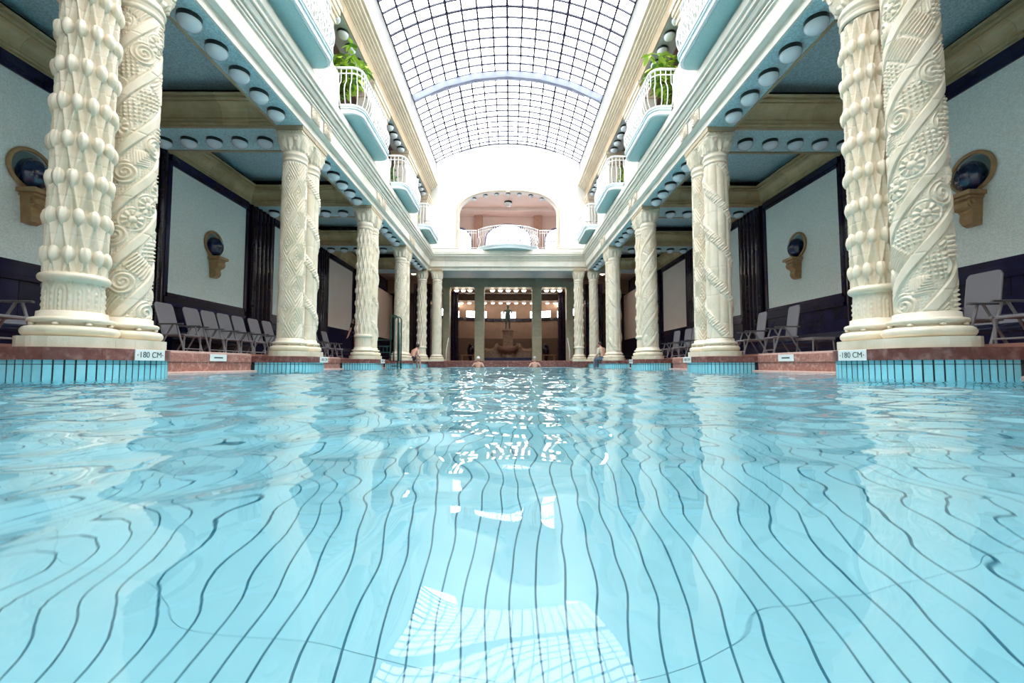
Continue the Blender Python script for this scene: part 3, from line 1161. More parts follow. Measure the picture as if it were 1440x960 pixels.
# ------------------------------------------------------------------ aisles: ceilings, beams, coves, walls
CEIL = 6.22
for s in (-1, 1):
    ce = struct('ceiling_%s_aisle' % SIDE[s], 'blue mosaic coffered ceiling of the %s aisle' % SIDE[s], 'ceiling')
    MB().box(min(s * 5.05, s * 9.0), max(s * 5.05, s * 9.0), YB, 34, CEIL, CEIL + 0.3).build('ceiling_plane', M_CEILBLUE, ce)
    beams = [ya(n) + SP / 2 for n in range(0, 6)]
    for n, c in enumerate(beams):
        b = struct('ceiling_beam', 'pale blue beam crossing the %s aisle at the %s column pair' % (SIDE[s], ORD[n]), 'beam')
        MB().box(min(s * 5.09, s * WALL), max(s * 5.09, s * WALL), c - 0.5, c + 0.5, ZS + 0.01, CEIL).build('beam_core', M_TAN, b)
        MB().box(min(s * 5.09, s * WALL), max(s * 5.09, s * WALL), c - 0.47, c + 0.47, ZS - 0.004, ZS + 0.02).build('soffit_panel', M_SOFFIT, b)
        for q in (-1, 1):
            MB().box(min(s * 5.09, s * WALL), max(s * 5.09, s * WALL), c + q * 0.525 - 0.03, c + q * 0.525 + 0.03, ZS - 0.022, ZS + 0.04).build('soffit_rail', M_TAN, b)
        if 1 <= n <= 4:
            for k in range(5):
                lamp(s * (5.63 + 0.59 * k), c, ZS - 0.004, 'opal globe lamp on the %s aisle beam at %s pair, %s from lintel' % (SIDE[s], ORD[n], ORD[k + 1]), 'lamps on the aisle beams')

    # moulded coves: profile (out from the face, z)
    def cove_profile(base=ZS + 0.03):
        P = [(0.0, base), (0.05, base), (0.05, base + 0.035), (0.025, base + 0.04), (0.025, base + 0.055), (0.075, base + 0.06), (0.075, base + 0.095), (0.045, base + 0.10), (0.045, base + 0.12)]
        for i in range(7):
            a = i / 6
            P.append((0.07 + 0.20 * (1 - cos(a * pi / 2)), base + 0.125 + 0.245 * sin(a * pi / 2)))
        P += [(0.25, base + 0.375), (0.25, base + 0.395), (0.33, base + 0.40), (0.33, base + 0.435), (0.30, base + 0.44), (0.30, base + 0.46), (0.38, base + 0.465), (0.38, base + 0.50), (0.0, base + 0.50)]
        return P
    CP = cove_profile()
    cv = struct('trim_%d' % trim_n, 'olive brown ceramic cove moulding around the %s aisle ceiling coffers' % SIDE[s], 'cove')
    trim_n += 1
    for n in range(0, 5):
        y0, y1 = beams[n] + 0.55, beams[n + 1] - 0.55
        # along the wall
        m = 7
        for i in range(m):
            a, b = y0 + (y1 - y0) * i / m, y0 + (y1 - y0) * (i + 1) / m
            MB().prism([(s * (WALL - 0.0 - p[0]), p[1]) for p in CP], 'y', a + 0.002, b - 0.002).build('cove_block', M_COVE, cv)
        # along the two beams
        for yy, q in ((y0, 1), (y1, -1)):
            for i in range(6):
                a = 5.10 + (WALL - 5.10) * i / 6
                b = 5.10 + (WALL - 5.10) * (i + 1) / 6
                MB().prism([(yy + q * p[0], p[1]) for p in CP], 'x', min(s * a, s * b) + 0.002, max(s * a, s * b) - 0.002).build('cove_block', M_COVE, cv)
            MB().box(min(s * 5.09, s * WALL), max(s * 5.09, s * WALL), min(yy, yy + q * 0.02), max(yy, yy + q * 0.02), ZS + 0.53, CEIL).build('painted_shadow_strip', M_NAVYTRIM, cv)  # near-black strips, here and on the wall, paint the shadow gap above the cove
        MB().box(min(s * (WALL - 0.02), s * WALL), max(s * (WALL - 0.02), s * WALL), y0, y1, ZS + 0.53, CEIL).build('painted_shadow_strip', M_NAVYTRIM, cv)

    # wall with navy frames and mosaic panels
    w = struct('wall_%s' % SIDE[s], '%s aisle wall with pale mosaic panels framed in midnight blue tile' % SIDE[s], 'wall')
    for z0, z1 in ((0.15, 1.95), (5.17, CEIL + 0.3)):
        MB().box(min(s * WALL, s * 9.0), max(s * WALL, s * 9.0), YB, 34, z0, z1).build('wall_core', M_NAVYTRIM, w)
    MB().box(min(s * (WALL + 0.42), s * 9.0), max(s * (WALL + 0.42), s * 9.0), YB, 34, 1.95, 5.17).build('wall_core', M_NAVYTRIM, w)
    prev = YB
    for n in range(0, 6):
        a_ = beams[n] + 0.80 + (0.4 if n == 5 else 0)
        MB().box(min(s * WALL, s * (WALL + 0.42)), max(s * WALL, s * (WALL + 0.42)), prev, a_, 1.95, 5.17).build('wall_core', M_NAVYTRIM, w)
        prev = (beams[n + 1] if n < 5 else 31.2) - 0.80
    MB().box(min(s * WALL, s * (WALL + 0.42)), max(s * WALL, s * (WALL + 0.42)), prev, 34, 1.95, 5.17).build('wall_core', M_NAVYTRIM, w)

    def wb(d0, d1, y0, y1, z0, z1, name, m, par=w):
        return MB().box(min(s * (WALL - d0), s * (WALL - d1)), max(s * (WALL - d0), s * (WALL - d1)), y0, y1, z0, z1).build(name, m, par)
    for n in range(0, 6):
        y0 = beams[n] + 0.80
        y1 = (beams[n + 1] if n < 5 else 31.2) - 0.80
        if n == 5:
            y0 += 0.4
        # mosaic panel
        if 1 <= n <= 3:
            cy0, cz0, rh = ya(n) + SP / 2 + DY / 2 + 0.06, 3.61, 0.31
            half = []
            for q in (-1, 1):
                arc = [(cy0 + q * rh * sin(pi * i / 18), cz0 + rh * cos(pi * i / 18)) for i in range(19)]
                half.append([(cy0, 5.17)] + arc + [(cy0, 1.95), ((y0 if q < 0 else y1), 1.95), ((y0 if q < 0 else y1), 5.17)])
            m_ = MB()
            for hp in half:
                m_.prism(hp, 'x', s * (WALL - 0.012), s * (WALL + 0.02))
            m_.build('mosaic_panel', M_WALLMOS, w)
            bw = MB()
            P_, F_ = [], []
            for i in range(9):
                a_ = pi / 2 * i / 8
                rr_, dd_ = max(0.004, rh * 1.02 * cos(a_)), 0.30 * sin(a_)
                P_ += [(s * (WALL + dd_), cy0 + rr_ * cos(2 * pi * k / 28), cz0 + rr_ * sin(2 * pi * k / 28)) for k in range(28)]
            for i in range(8):
                for k in range(28):
                    F_.append((i * 28 + k, i * 28 + (k + 1) % 28, i * 28 + 28 + (k + 1) % 28, i * 28 + 28 + k))
            bw.add(P_, F_)
            bw.build('niche_bowl', M_NICHE, w, smooth=True)
        else:
            wb(-0.42, 0.012, y0, y1, 1.95, 5.17, 'mosaic_panel', M_WALLMOS if n < 4 else M_ROSE)
        # frame mouldings
        for dz, hz, d in ((5.17, 0.09, 0.05), (5.26, 0.17, 0.075)):
            wb(0.0, d, y0 - 0.06, y1 + 0.06, dz, dz + hz, 'frame_rail', M_NAVY)
        for dz, hz, d in ((1.86, 0.09, 0.05), (1.72, 0.14, 0.03), (1.62, 0.09, 0.07)):
            wb(0.0, d, y0 - 0.06, y1 + 0.06, dz, dz + hz, 'frame_rail', M_NAVY)
        for yy in (y0 - 0.06, y1 + 0.06):
            wb(0.0, 0.05, yy - 0.06, yy + 0.06, 1.86, 5.26, 'frame_stile', M_NAVY)
        # dado tiles
        m = 8
        for i in range(m):
            a, b = y0 - 0.1 + (y1 - y0 + 0.2) * i / m, y0 - 0.1 + (y1 - y0 + 0.2) * (i + 1) / m
            for z0, z1 in ((1.0, 1.31), (1.313, 1.62)):
                wb(0.0, 0.02 + random.uniform(0, 0.003), a + 0.003, b - 0.003, z0, z1 - 0.003, 'dado_tile', M_NAVY)
        # warm bench roll along the foot of the wall
        prof = [(0.0, DECK)] + [(0.30, DECK), (0.30, 0.62)]
        for i in range(9):
            a = -pi / 4 + (pi / 2 + pi / 4) * i / 8
            prof.append((0.24 + 0.09 * cos(a), 0.74 + 0.09 * sin(a)))
        prof += [(0.12, 0.85), (0.06, 1.0), (0.0, 1.0)]
        MB().prism([(s * (WALL - p[0]), p[1]) for p in prof], 'y', y0 - 0.1, y1 + 0.1).build('bench_roll', M_NAVY, w, smooth=False)
    # ribbed pilasters at the beams
    for n in range(1, 6):
        c = beams[n]
        p = MB()
        wb(0.0, 0.10, c - 0.60, c + 0.60, DECK, ZS + 0.0, 'pilaster', M_NAVYTRIM)
        for i in range(5):
            yy = c - 0.44 + 0.22 * i
            r = MB()
            pr = [(s * (WALL - 0.10 - 0.085 * sin(pi * j / 8)), yy - 0.085 * cos(pi * j / 8)) for j in range(9)]
            r.prism(pr, 'z', DECK + 0.45, ZS - 0.03)
            r.build('pilaster_rib', M_NAVYTRIM, w, smooth=False)
        wb(0.10, 0.20, c - 0.58, c + 0.58, DECK, DECK + 0.45, 'pilaster_foot', M_NAVY)

# ------------------------------------------------------------------ wall vases on brackets
def vase_mesh():
    nt, nz = 40, 24
    th = np.linspace(0, 2 * pi, nt, endpoint=False)
    prof = []
    for i in range(nz):
        a = -pi / 2 + 0.12 + (pi - 0.24) * i / (nz - 1)
        prof.append((0.215 * cos(a), 0.30 + 0.28 * sin(a)))
    T, I = np.meshgrid(th, np.arange(nz))
    r = np.array([p[0] for p in prof])[I]
    z = np.array([p[1] for p in prof])[I]
    r = r * (1 + 0.035 * np.cos(10 * T))
    V = np.stack([(r * np.cos(T)).ravel(), (r * np.sin(T)).ravel(), z.ravel()], 1)
    idx = np.arange(nt * nz).reshape(nz, nt)
    nx = np.roll(idx, -1, axis=1)
    F = [tuple(q) for q in np.stack([idx[:-1].ravel(), nx[:-1].ravel(), nx[1:].ravel(), idx[1:].ravel()], 1).tolist()]
    F += [tuple(idx[0][::-1].tolist()), tuple(idx[-1].tolist())]
    me = fast_mesh('vase', V, F, True)
    me.materials.append(M_VASE)
    return me


VME = vase_mesh()
for s in (-1, 1):
    for n in range(1, 4):
        c = ya(n) + SP / 2 + DY / 2 + 0.06
        x0 = s * (WALL - 0.012)
        bay = ['', 'nearest', 'middle', 'farthest'][n]
        t = thing('wall_bracket', 'ochre scroll bracket with a round niche ring on the %s wall, %s bay' % (SIDE[s], bay), 'bracket', (x0, c, 0))
        ring = MB()
        pts = [(-s * 0.03, 0.345 * cos(2 * pi * i / 36), 3.61 + 0.345 * sin(2 * pi * i / 36)) for i in range(36)]
        ring.tube(pts, 0.036, 8, closed=True)
        ring.build('niche_ring', M_OCHRE, t, smooth=True)
        sh = MB()
        sh.bevbox(min(0, -s * 0.34), max(0, -s * 0.34), -0.21, 0.21, 3.15, 3.23, 0.015)
        sh.bevbox(min(0, -s * 0.28), max(0, -s * 0.28), -0.16, 0.16, 3.10, 3.15, 0.01)
        sh.build('shelf', M_OCHRE, t)
        # console: S-scroll seen from the side, tapering
        pr = [(0.0, 3.10), (0.25, 3.10), (0.29, 3.04), (0.28, 2.96), (0.24, 2.92), (0.20, 2.90), (0.17, 2.86), (0.19, 2.80), (0.20, 2.74), (0.16, 2.66), (0.08, 2.62), (0.0, 2.63)]
        cm = MB()
        wds = [0.13 if z > 2.9 else 0.085 + 0.03 * (z - 2.55) / 0.35 for _, z in pr]
        P = [(-s * p[0], -wd, p[1]) for p, wd in zip(pr, wds)] + [(-s * p[0], wd, p[1]) for p, wd in zip(pr, wds)]
        nn = len(pr)
        cm.add(P, [tuple(range(nn)), tuple(range(2 * nn - 1, nn - 1, -1))] + [(i, i + nn, (i + 1) % nn + nn, (i + 1) % nn) for i in range(nn)])
        for q in (-1, 1):
            cm.tube([(-s * (0.22 + 0.05 * cos(a)), q * 0.135, 3.02 + 0.05 * sin(a)) for a in [2 * pi * i / 10 for i in range(10)]], 0.022, 5, closed=True)
        cm.build('console', M_OCHRE, t)
        v = link('ball_vase', VME, None, None, (x0 - s * 0.05, c, 3.232))
        tag(v, 'deep blue ribbed ball vase on the ochre bracket of the %s wall, %s bay' % (SIDE[s], bay), 'vase')

# ------------------------------------------------------------------ upper gallery
UF0, UF1 = 9.48, 9.86
for s in (-1, 1):
    g = struct('gallery_floor_%s' % SIDE[s], 'upper gallery floor over the %s aisle' % SIDE[s], 'floor')
    MB().box(min(s * 4.95, s * 9.0), max(s * 4.95, s * 9.0), YB, YEND + 6, GF - 0.18, GF).build('floor_slab', M_FLOOR, g)
    gw_ = struct('wall_%s_gallery' % SIDE[s], 'brown-grey back wall of the %s upper gallery' % SIDE[s], 'wall')
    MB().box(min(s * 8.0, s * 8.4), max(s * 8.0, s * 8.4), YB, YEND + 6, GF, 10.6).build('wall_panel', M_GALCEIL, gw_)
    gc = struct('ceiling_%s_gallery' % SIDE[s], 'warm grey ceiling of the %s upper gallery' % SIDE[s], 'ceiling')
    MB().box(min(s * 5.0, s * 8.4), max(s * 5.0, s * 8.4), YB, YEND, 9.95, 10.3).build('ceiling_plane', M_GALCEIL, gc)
    # upper entablature
    en = struct('trim_%d' % trim_n, 'cream upper cornice with tan frieze blocks under the glass roof, %s' % SIDE[s], 'cornice')
    trim_n += 1
    CORN = [(4.36, 9.86), (4.33, 9.865), (4.33, 9.90), (4.36, 9.905), (4.36, 9.925), (4.27, 9.93), (4.27, 9.975), (4.31, 9.98), (4.31, 10.0), (4.20, 10.005), (4.20, 10.055),
            (4.25, 10.06), (4.25, 10.08), (4.13, 10.085), (4.13, 10.135), (4.18, 10.14), (4.18, 10.16), (4.06, 10.17), (4.04, 10.23), (4.09, 10.235), (4.09, 10.255),
            (3.97, 10.26), (3.97, 10.38), (4.0, 10.40), (4.0, 10.5), (4.9, 10.5), (4.9, 9.86)]
    y = YB
    while y < YEND - 0.01:
        y1 = min(y + 0.62, YEND)
        MB().box(min(s * 4.36, s * 5.0), max(s * 4.36, s * 5.0), y + 0.002, y1 - 0.002, UF0 + 0.01, UF1).build('frieze_block', M_TAN, en)
        y = y1
    y = YB
    while y < YEND - 0.01:
        y1 = min(y + 1.24, YEND)
        MB().prism([(s * p[0], p[1]) for p in CORN], 'y', y + 0.001, y1 - 0.001).build('cornice_stone', M_CREAMTRIM, en)
        y = y1
    MB().box(min(s * 4.40, s * 4.98), max(s * 4.40, s * 4.98), YB, YEND, UF0 - 0.004, UF0 + 0.012).build('soffit_panel', M_GREYSOF, en)
    MB().prism([(s * 4.03, 10.5), (s * 4.09, 11.58), (s * 4.6, 11.58), (s * 4.6, 10.5)], 'y', YB, YEND).build('roof_kerb', M_WHITEWALL, en)
    # piers and parapet blocks
    for n in range(1, 6):
        c = ya(n) + SP / 2
        where = ['', 'nearest the camera', 'second from the front', 'third from the front', 'fourth from the front', 'at the far end wall'][n]
        hl = 0.80
        y0, y1 = c - hl, c + hl
        if n == 5:
            y0, y1 = YEND - 0.75, YEND - 0.005
        t = thing('gallery_pier', 'cream carved pier with moulded capital, %s gallery, %s' % (SIDE[s], where), 'pier', (s * 4.7, 0, 0))
        MB().bevbox(-0.26, 0.26, y0, y1, GF, 8.95, 0.02).build('shaft', M_LINTEL, t)
        m = MB()
        for z0, z1, d in ((8.95, 9.02, 0.04), (9.02, 9.14, 0.02), (9.14, 9.22, 0.07), (9.22, 9.36, 0.11), (9.36, UF0 - 0.005, 0.15)):
            m.box(-0.26 - d, 0.26 + d, y0 - d, (y1 + d) if n < 5 else y1, z0, z1)
        m.build('capital', M_CREAMTRIM, t)
        # carved inset on the pool face
        rel = MB()
        for zz in np.arange(GF + 0.35, 8.8, 0.3):
            for yy in np.arange(y0 + 0.2, y1 - 0.05, 0.3):
                rel.ball((-s * 0.255, yy, zz), 0.05, 0.11, 0.11, 8, 4)
        rel.build('carved_rosettes', M_LINTEL, t, kind='stuff')
    for n in range(0, 5):
        c = ya(n) + SP + (DY - SP) / 2
        for k in range(5):
            if n == 0 and k < 3:
                continue
            lamp(s * 4.60, c + (k - 2) * 0.56, UF0 - 0.004, 'opal globe lamp under the %s gallery soffit, %s in line in the %s' % (SIDE[s], ORD[k + 1], BAYN[n]), 'lamps under the %s gallery soffit' % SIDE[s], sc=0.95)


# ------------------------------------------------------------------ balconies
def rounded_front(depth, half, r, off=0.0, n=7):
    """open outline from (0,-half) round the front to (0,half); x outwards; off = inset"""
    d, h, r = depth - off, half - off, max(0.03, r - off)
    P = [(0.0, -h)]
    for i in range(n + 1):
        a = -pi / 2 + pi / 2 * i / n
        P.append((d - r + r * cos(a), -h + r + r * sin(a)))
    for i in range(n + 1):
        a = pi / 2 * i / n
        P.append((d - r + r * cos(a), h - r + r * sin(a)))
    P.append((0.0, h))
    return P


def path_sample(P, step):
    P = [Vector((p[0], p[1], 0)) for p in P]
    seg = [(P[i + 1] - P[i]).length for i in range(len(P) - 1)]
    tot = sum(seg)
    n = max(2, round(tot / step))
    out = []
    for k in range(n + 1):
        d = tot * k / n
        for i, L in enumerate(seg):
            if d <= L + 1e-9 or i == len(seg) - 1:
                p = P[i].lerp(P[i + 1], min(1, d / L))
                q = (P[i + 1] - P[i]).normalized()
                out.append((p.x, p.y, atan2(-q.x, q.y)))
                break
            d -= L
    return out


BELLY = [(0.0, 1.02), (0.0, 0.66), (0.035, 0.60), (0.085, 0.53), (0.115, 0.40), (0.105, 0.27), (0.07, 0.14), (0.02, 0.03), (0.0, 0.0)]


def belly(z):
    for (o0, z0), (o1, z1) in zip(BELLY[:-1], BELLY[1:]):
        if z1 <= z <= z0:
            return o0 + (o1 - o0) * (z0 - z) / (z0 - z1)
    return 0.0


BAL_ME = {}


def balcony(loc, rz, depth, half, label, r=0.34, curved=False, flip=False):
    t = thing('balcony', label, 'balcony', loc, rz)
    zt = 0.0                       # top of slab at loc z
    key = (depth, half, flip)
    if key not in BAL_ME:
        if curved:
            def outline(off):
                n = 24
                R = (half * half + depth * depth) / (2 * depth)
                a0 = math.asin(half / R)
                RR = R - off
                return [(0.0, -RR * sin(a0))] + [(RR * cos(a) - (R - depth), RR * sin(a)) for a in [-a0 + 2 * a0 * i / n for i in range(n + 1)]] + [(0.0, RR * sin(a0))]
        else:
            def outline(off):
                return rounded_front(depth, half, r, off)
        d = {}
        d['slab'] = MB().prism(outline(0.05), 'z', -0.21, -0.10).prism(outline(0.02), 'z', -0.10, -0.05).prism(outline(0.0), 'z', -0.05, 0.0).mesh('slab', M_EDGEWHITE)
        d['underside'] = MB().prism(outline(0.12), 'z', -0.228, -0.205).mesh('underside', M_TEAL)
        d['edge_roll'] = MB().tube([(p[0], p[1], -0.205) for p in outline(0.085)], 0.022, 6).mesh('edge_roll', M_EDGEWHITE, True)
        rp = outline(0.10)
        if not curved:
            rp = [(-0.30, rp[0][1])] + rp + [(-0.30, rp[-1][1])]
        d['handrail'] = MB().tube([(p[0], p[1], 1.03) for p in rp], 0.034, 6).mesh('handrail', M_WHITEMETAL, True)
        d['middle_rail'] = MB().tube([(p[0], p[1], 0.88) for p in rp], 0.018, 6).mesh('middle_rail', M_WHITEMETAL, True)
        d['bottom_rail'] = MB().tube([(p[0], p[1], 0.02) for p in rp], 0.018, 6).mesh('bottom_rail', M_WHITEMETAL, True)
        d['baluster'] = MB().tube([(o, 0, z) for o, z in BELLY], 0.0135, 5).mesh('baluster', M_WHITEMETAL, True)
        smp = path_sample(rp, 0.135)
        lat = MB()
        fine = path_sample(rp, 0.05)
        m = len(fine)
        if flip:
            fine = [(x, -y, -a) for x, y, a in fine]
        lo, hi = int(m * 0.34), m
        span = 9
        for st in range(lo - span, hi, 3):
            for dirn in (1, -1):
                pts = []
                for q in range(span + 1):
                    i = st + q
                    if i < lo or i >= hi:
                        continue
                    zz = 0.62 * q / span if dirn > 0 else 0.62 * (1 - q / span)
                    o = belly(zz)
                    x, y, a = fine[i]
                    pts.append((x + o * cos(a), y + o * sin(a), zz + 0.02))
                if len(pts) > 1:
                    lat.tube(pts, 0.0145, 4)
        # scrolls in the upper band of the front
        for i in range(lo, hi - 3, 4):
            x, y, a = fine[i]
            pts = []
            for k in range(12):
                tt = 2 * pi * k / 12
                u, v = 0.07 * cos(tt), 0.745 + 0.10 * sin(tt)
                pts.append((x - u * sin(a), y + u * cos(a), v))
            lat.tube(pts, 0.012, 4, closed=True)
        d['lattice'] = lat.mesh('lattice', M_WHITEMETAL)
        d['_smp'] = smp
        BAL_ME[key] = d
    d = BAL_ME[key]
    sl_ = link('slab', d['slab'], t, None)
    link('underside', d['underside'], sl_, None)
    link('edge_roll', d['edge_roll'], sl_, None)
    hr_ = link('handrail', d['handrail'], t, None)
    link('middle_rail', d['middle_rail'], hr_, None)
    link('bottom_rail', d['bottom_rail'], hr_, None)
    o = link('lattice', d['lattice'], hr_, None)
    o['kind'] = 'stuff'
    for x, y, a in d['_smp']:
        link('baluster', d['baluster'], hr_, None, (x, y, 0), (0, 0, a))
    return t


for s in (-1, 1):
    for n in range(1, 5):
        c = ya(n) + SP + (DY - SP) / 2
        where = ['', 'nearest the camera', 'second from the front', 'third from the front', 'at the far end'][n]
        balcony((s * 4.28, c + (0.18 if n == 1 else -0.08), GF + 0.15), 0.0 if s < 0 else pi, 0.58, 1.50 if n == 1 else 1.34, 'white railed balcony with teal underside on the %s gallery, %s' % (SIDE[s], where), flip=(s > 0))
# slab between railings and gallery: low white parapet beside each pier
for s in (-1, 1):
    pp = struct('parapet_%s' % SIDE[s], 'low white carved parapet between the balconies of the %s gallery' % SIDE[s], 'parapet')
    for n in range(0, 5):
        c0 = ya(n) + SP + (DY - SP) / 2 + 1.40
        c1 = ya(n + 1) + SP + (DY - SP) / 2 - 1.40
        if n == 4:
            c1 = YEND
        MB().bevbox(min(s * 4.31, s * 4.43), max(s * 4.31, s * 4.43), c0, c1, GF, GF + 0.95, 0.015).build('parapet_block', M_LINTEL, pp)
        rel = MB()
        for zz in np.arange(GF + 0.12, GF + 0.9, 0.13):
            for yy in np.arange(c0 + 0.08, c1 - 0.05, 0.13):
                rel.ball((s * 4.312, yy, zz), 0.022, 0.05, 0.05, 6, 3)
        rel.build('parapet_carving', M_LINTEL, pp, kind='stuff')

balcony((0, YEND - 0.005, GF + 0.0), -pi / 2, 0.85, 1.75, 'curved white railed balcony in front of the arched opening of the end wall', curved=True)

for s in (-1, 1):
    t = thing('arch_railing', 'straight white railing in the %s part of the arched opening' % SIDE[s], 'railing', (s * 2.26, YEND + 0.1, GF - 0.04))
    for nm, z, r in (('handrail', 1.05, 0.032), ('middle_rail', 0.9, 0.018), ('bottom_rail', 0.06, 0.018)):
        MB().tube([(-0.50, 0, z), (0.50, 0, z)], r, 6).build(nm, M_WHITEMETAL, t, smooth=True)
    bm_ = MB().tube([(0, 0, 0.06), (0, 0, 1.05)], 0.014, 5).mesh('baluster', M_WHITEMETAL, True)
    for i in range(8):
        link('baluster', bm_, t, None, (-0.46 + 0.131 * i, 0, 0))

# ------------------------------------------------------------------ glass roof
rf = struct('window_1', 'barrel vaulted glass roof of pale panes in dark glazing bars', 'glass roof')
RH, RS = 4.09, 1.12
RR_ = (RH * RH + RS * RS) / (2 * RS)
A0 = math.asin(RH / RR_)
ZSP = 11.60


def vault(t, dr=0.0):
    a = -A0 + 2 * A0 * t
    return ((RR_ + dr) * sin(a), ZSP + RS - RR_ + (RR_ + dr) * cos(a))


NC = 16
rows = [17.3 + 0.465 * k for k in range(-45, 13)]
rows = [y for y in rows if YB <= y <= YEND - 0.15] + [YEND]
rows = [YB] + rows
cells = []
for j in range(len(rows) - 1):
    for i in range(NC):
        cells.append((rows[j], rows[j + 1], i))
# those that show largest in the photograph: in the frame, nearest first
vis = sorted([c for c in cells if c[0] > 12.6], key=lambda c: c[0])[:300]
visset = set(vis)
restp = MB()


def pane_geo(mb, y0, y1, i):
    (xa, za), (xb, zb) = vault((i + 0.03) / NC), vault((i + 0.97) / NC)
    (xc, zc), (xd, zd) = vault((i + 0.03) / NC, 0.008), vault((i + 0.97) / NC, 0.008)
    a, b = y0 + 0.012, y1 - 0.012
    P = [(xa, a, za), (xb, a, zb), (xb, b, zb), (xa, b, za), (xc, a, zc), (xd, a, zd), (xd, b, zd), (xc, b, zc)]
    mb.add(P, [(0, 3, 2, 1), (4, 5, 6, 7), (0, 1, 5, 4), (1, 2, 6, 5), (2, 3, 7, 6), (3, 0, 4, 7)])


for c in cells:
    if c in visset:
        m = MB()
        pane_geo(m, *c)
        m.build('pane', M_GLASS, rf)
    else:
        pane_geo(restp, *c)
restp.build('pane_field', M_GLASS, rf, kind='stuff')
for i in range(NC + 1):
    x, z = vault(i / NC)
    h = 0.042 if i % 4 == 0 else 0.032
    MB().box(x - h, x + h, YB, YEND, z - 0.02, z + 0.012).build('glazing_bar', M_BAR, rf)
for j, y in enumerate(rows):
    k = round((y - 17.3) / 0.465)
    h = 0.032 if (k % 7 == 0) else 0.021
    m = MB()
    n = 32
    P = []
    for q in range(n + 1):
        x, z = vault(q / n, -0.04)
        x2, z2 = vault(q / n, 0.012)
        P += [(x, y - h, z), (x, y + h, z), (x2, y + h, z2), (x2, y - h, z2)]
    Fm = []
    for q in range(n):
        for e2 in range(4):
            Fm.append((q * 4 + e2, q * 4 + (e2 + 1) % 4, q * 4 + 4 + (e2 + 1) % 4, q * 4 + 4 + e2))
    m.add(P, Fm)
    m.build('glazing_bar', M_BAR, rf)
# deep arch rib
rb = MB()
for yb in (17.3,):
    n = 6
    P = []
    for q in range(n + 1):
        x, z = vault(q / n, -0.04)
        x2, z2 = vault(q / n, -0.30)
        P += [(x, yb - 0.07, z), (x, yb + 0.07, z), (x2, yb + 0.07, z2), (x2, yb - 0.07, z2)]
    Fm = []
    for q in range(n):
        for e2 in range(4):
            Fm.append((q * 4 + e2, q * 4 + (e2 + 1) % 4, q * 4 + 4 + (e2 + 1) % 4, q * 4 + 4 + e2))
    Fm += [(0, 1, 2, 3), (n * 4 + 3, n * 4 + 2, n * 4 + 1, n * 4)]
    rb.add(P, Fm)
rb.build('arch_rib', M_ARCHBEAM, rf)
for xr in (-1.6, 1.6):
    pass
MB().tube([(x, 17.3, z) for x, z in [vault(q / 24, -0.40) for q in range(2, 23)]], 0.025, 6).build('tie_rod', M_ARCHBEAM, rf)

# ------------------------------------------------------------------ end wall with arched opening
ew = struct('wall_far', 'white plastered end wall with a wide arched opening to the gallery', 'wall')


def arch_z(x):
    # flattened basket arch: half width 2.77, springs 8.75, crown 9.93
    u = min(1.0, abs(x) / 2.77)
    return 8.72 + 1.22 * (1 - u ** 2.6) ** (1 / 2.0)


n = 48
P, Fm = [], []
xsA = [-4.62] + [-2.77 * cos(pi * i / n) for i in range(n + 1)] + [4.62]
for yy in (YEND, YEND + 0.45):
    for x in xsA:
        zt = ZSP - 0.02 + (vault(0.5 + x / (2 * RH) * 1.0)[1] - ZSP) * 1.0 if abs(x) < RH else 11.6
        xx_ = max(-RH, min(RH, x))
        zt = ZSP + RS - RR_ + math.sqrt(RR_ ** 2 - xx_ ** 2)
        inside = abs(x) <= 2.7701
        P.append((x, yy, arch_z(x) if inside else GF - 0.04))
        P.append((x, yy, zt))
K = len(xsA)
m = MB()
m.add(P, [])
F2 = []
for b in (0, K * 2):
    for i in range(1, K - 2):
        q = (b + 2 * i, b + 2 * i + 2, b + 2 * i + 3, b + 2 * i + 1)
        F2.append(q if b == 0 else tuple(reversed(q)))
for i in range(1, K - 2):
    F2.append((2 * i, 2 * K + 2 * i, 2 * K + 2 * i + 2, 2 * i + 2))
m.f += F2
m.build('wall_panel', M_WHITEWALL, ew)
for s in (-1, 1):
    MB().box(min(s * 2.77, s * 4.62), max(s * 2.77, s * 4.62), YEND, YEND + 0.45, GF - 0.04, ZSP + 0.02).build('wall_panel', M_WHITEWALL, ew)
# moulded archivolt
pts = [(-2.82, YEND - 0.02, GF), (-2.82, YEND - 0.02, 8.0)] + [(-2.82 * cos(pi * i / 40), YEND - 0.02, arch_z(2.77 * cos(pi * i / 40)) + 0.05) for i in range(1, 40)] + [(2.82, YEND - 0.02, 8.0), (2.82, YEND - 0.02, GF)]
MB().tube(pts, 0.075, 6).build('archivolt', M_CREAMTRIM, ew)
MB().bevbox(-0.11, 0.11, YEND - 0.12, YEND + 0.0, 9.86, 10.16, 0.02).build('keystone', M_CREAMTRIM, ew)
MB().box(-4.3, 4.3, YEND + 0.45, YEND + 6.0, GF - 0.3, GF - 0.04).build('gallery_floor', M_FLOOR, ew)
eg = struct('ceiling_end_gallery', 'rose beige ceiling of the end gallery behind the arch', 'ceiling')
MB().box(-8.0, 8.0, YEND + 0.45, YEND + 6.0, 10.2, 10.5).build('ceiling_plane', M_ROSE, eg)
MB().box(-8.0, 8.0, YEND + 3.2, YEND + 3.32, 10.02, 10.2).build('ceiling_strip', M_ROSE, eg)
for k in range(7):
    x = -1.95 + 0.65 * k
    lamp(x, YEND + 0.32, arch_z(x) - 0.0, 'opal globe lamp under the arch of the end wall, %s from the left' % ORD[k + 1], 'lamps under the end arch', sc=0.8)
lamp(0, YEND + 2.2, 10.2, 'large opal globe lamp in the middle of the end gallery ceiling', 'lamps in the end gallery', sc=1.5)
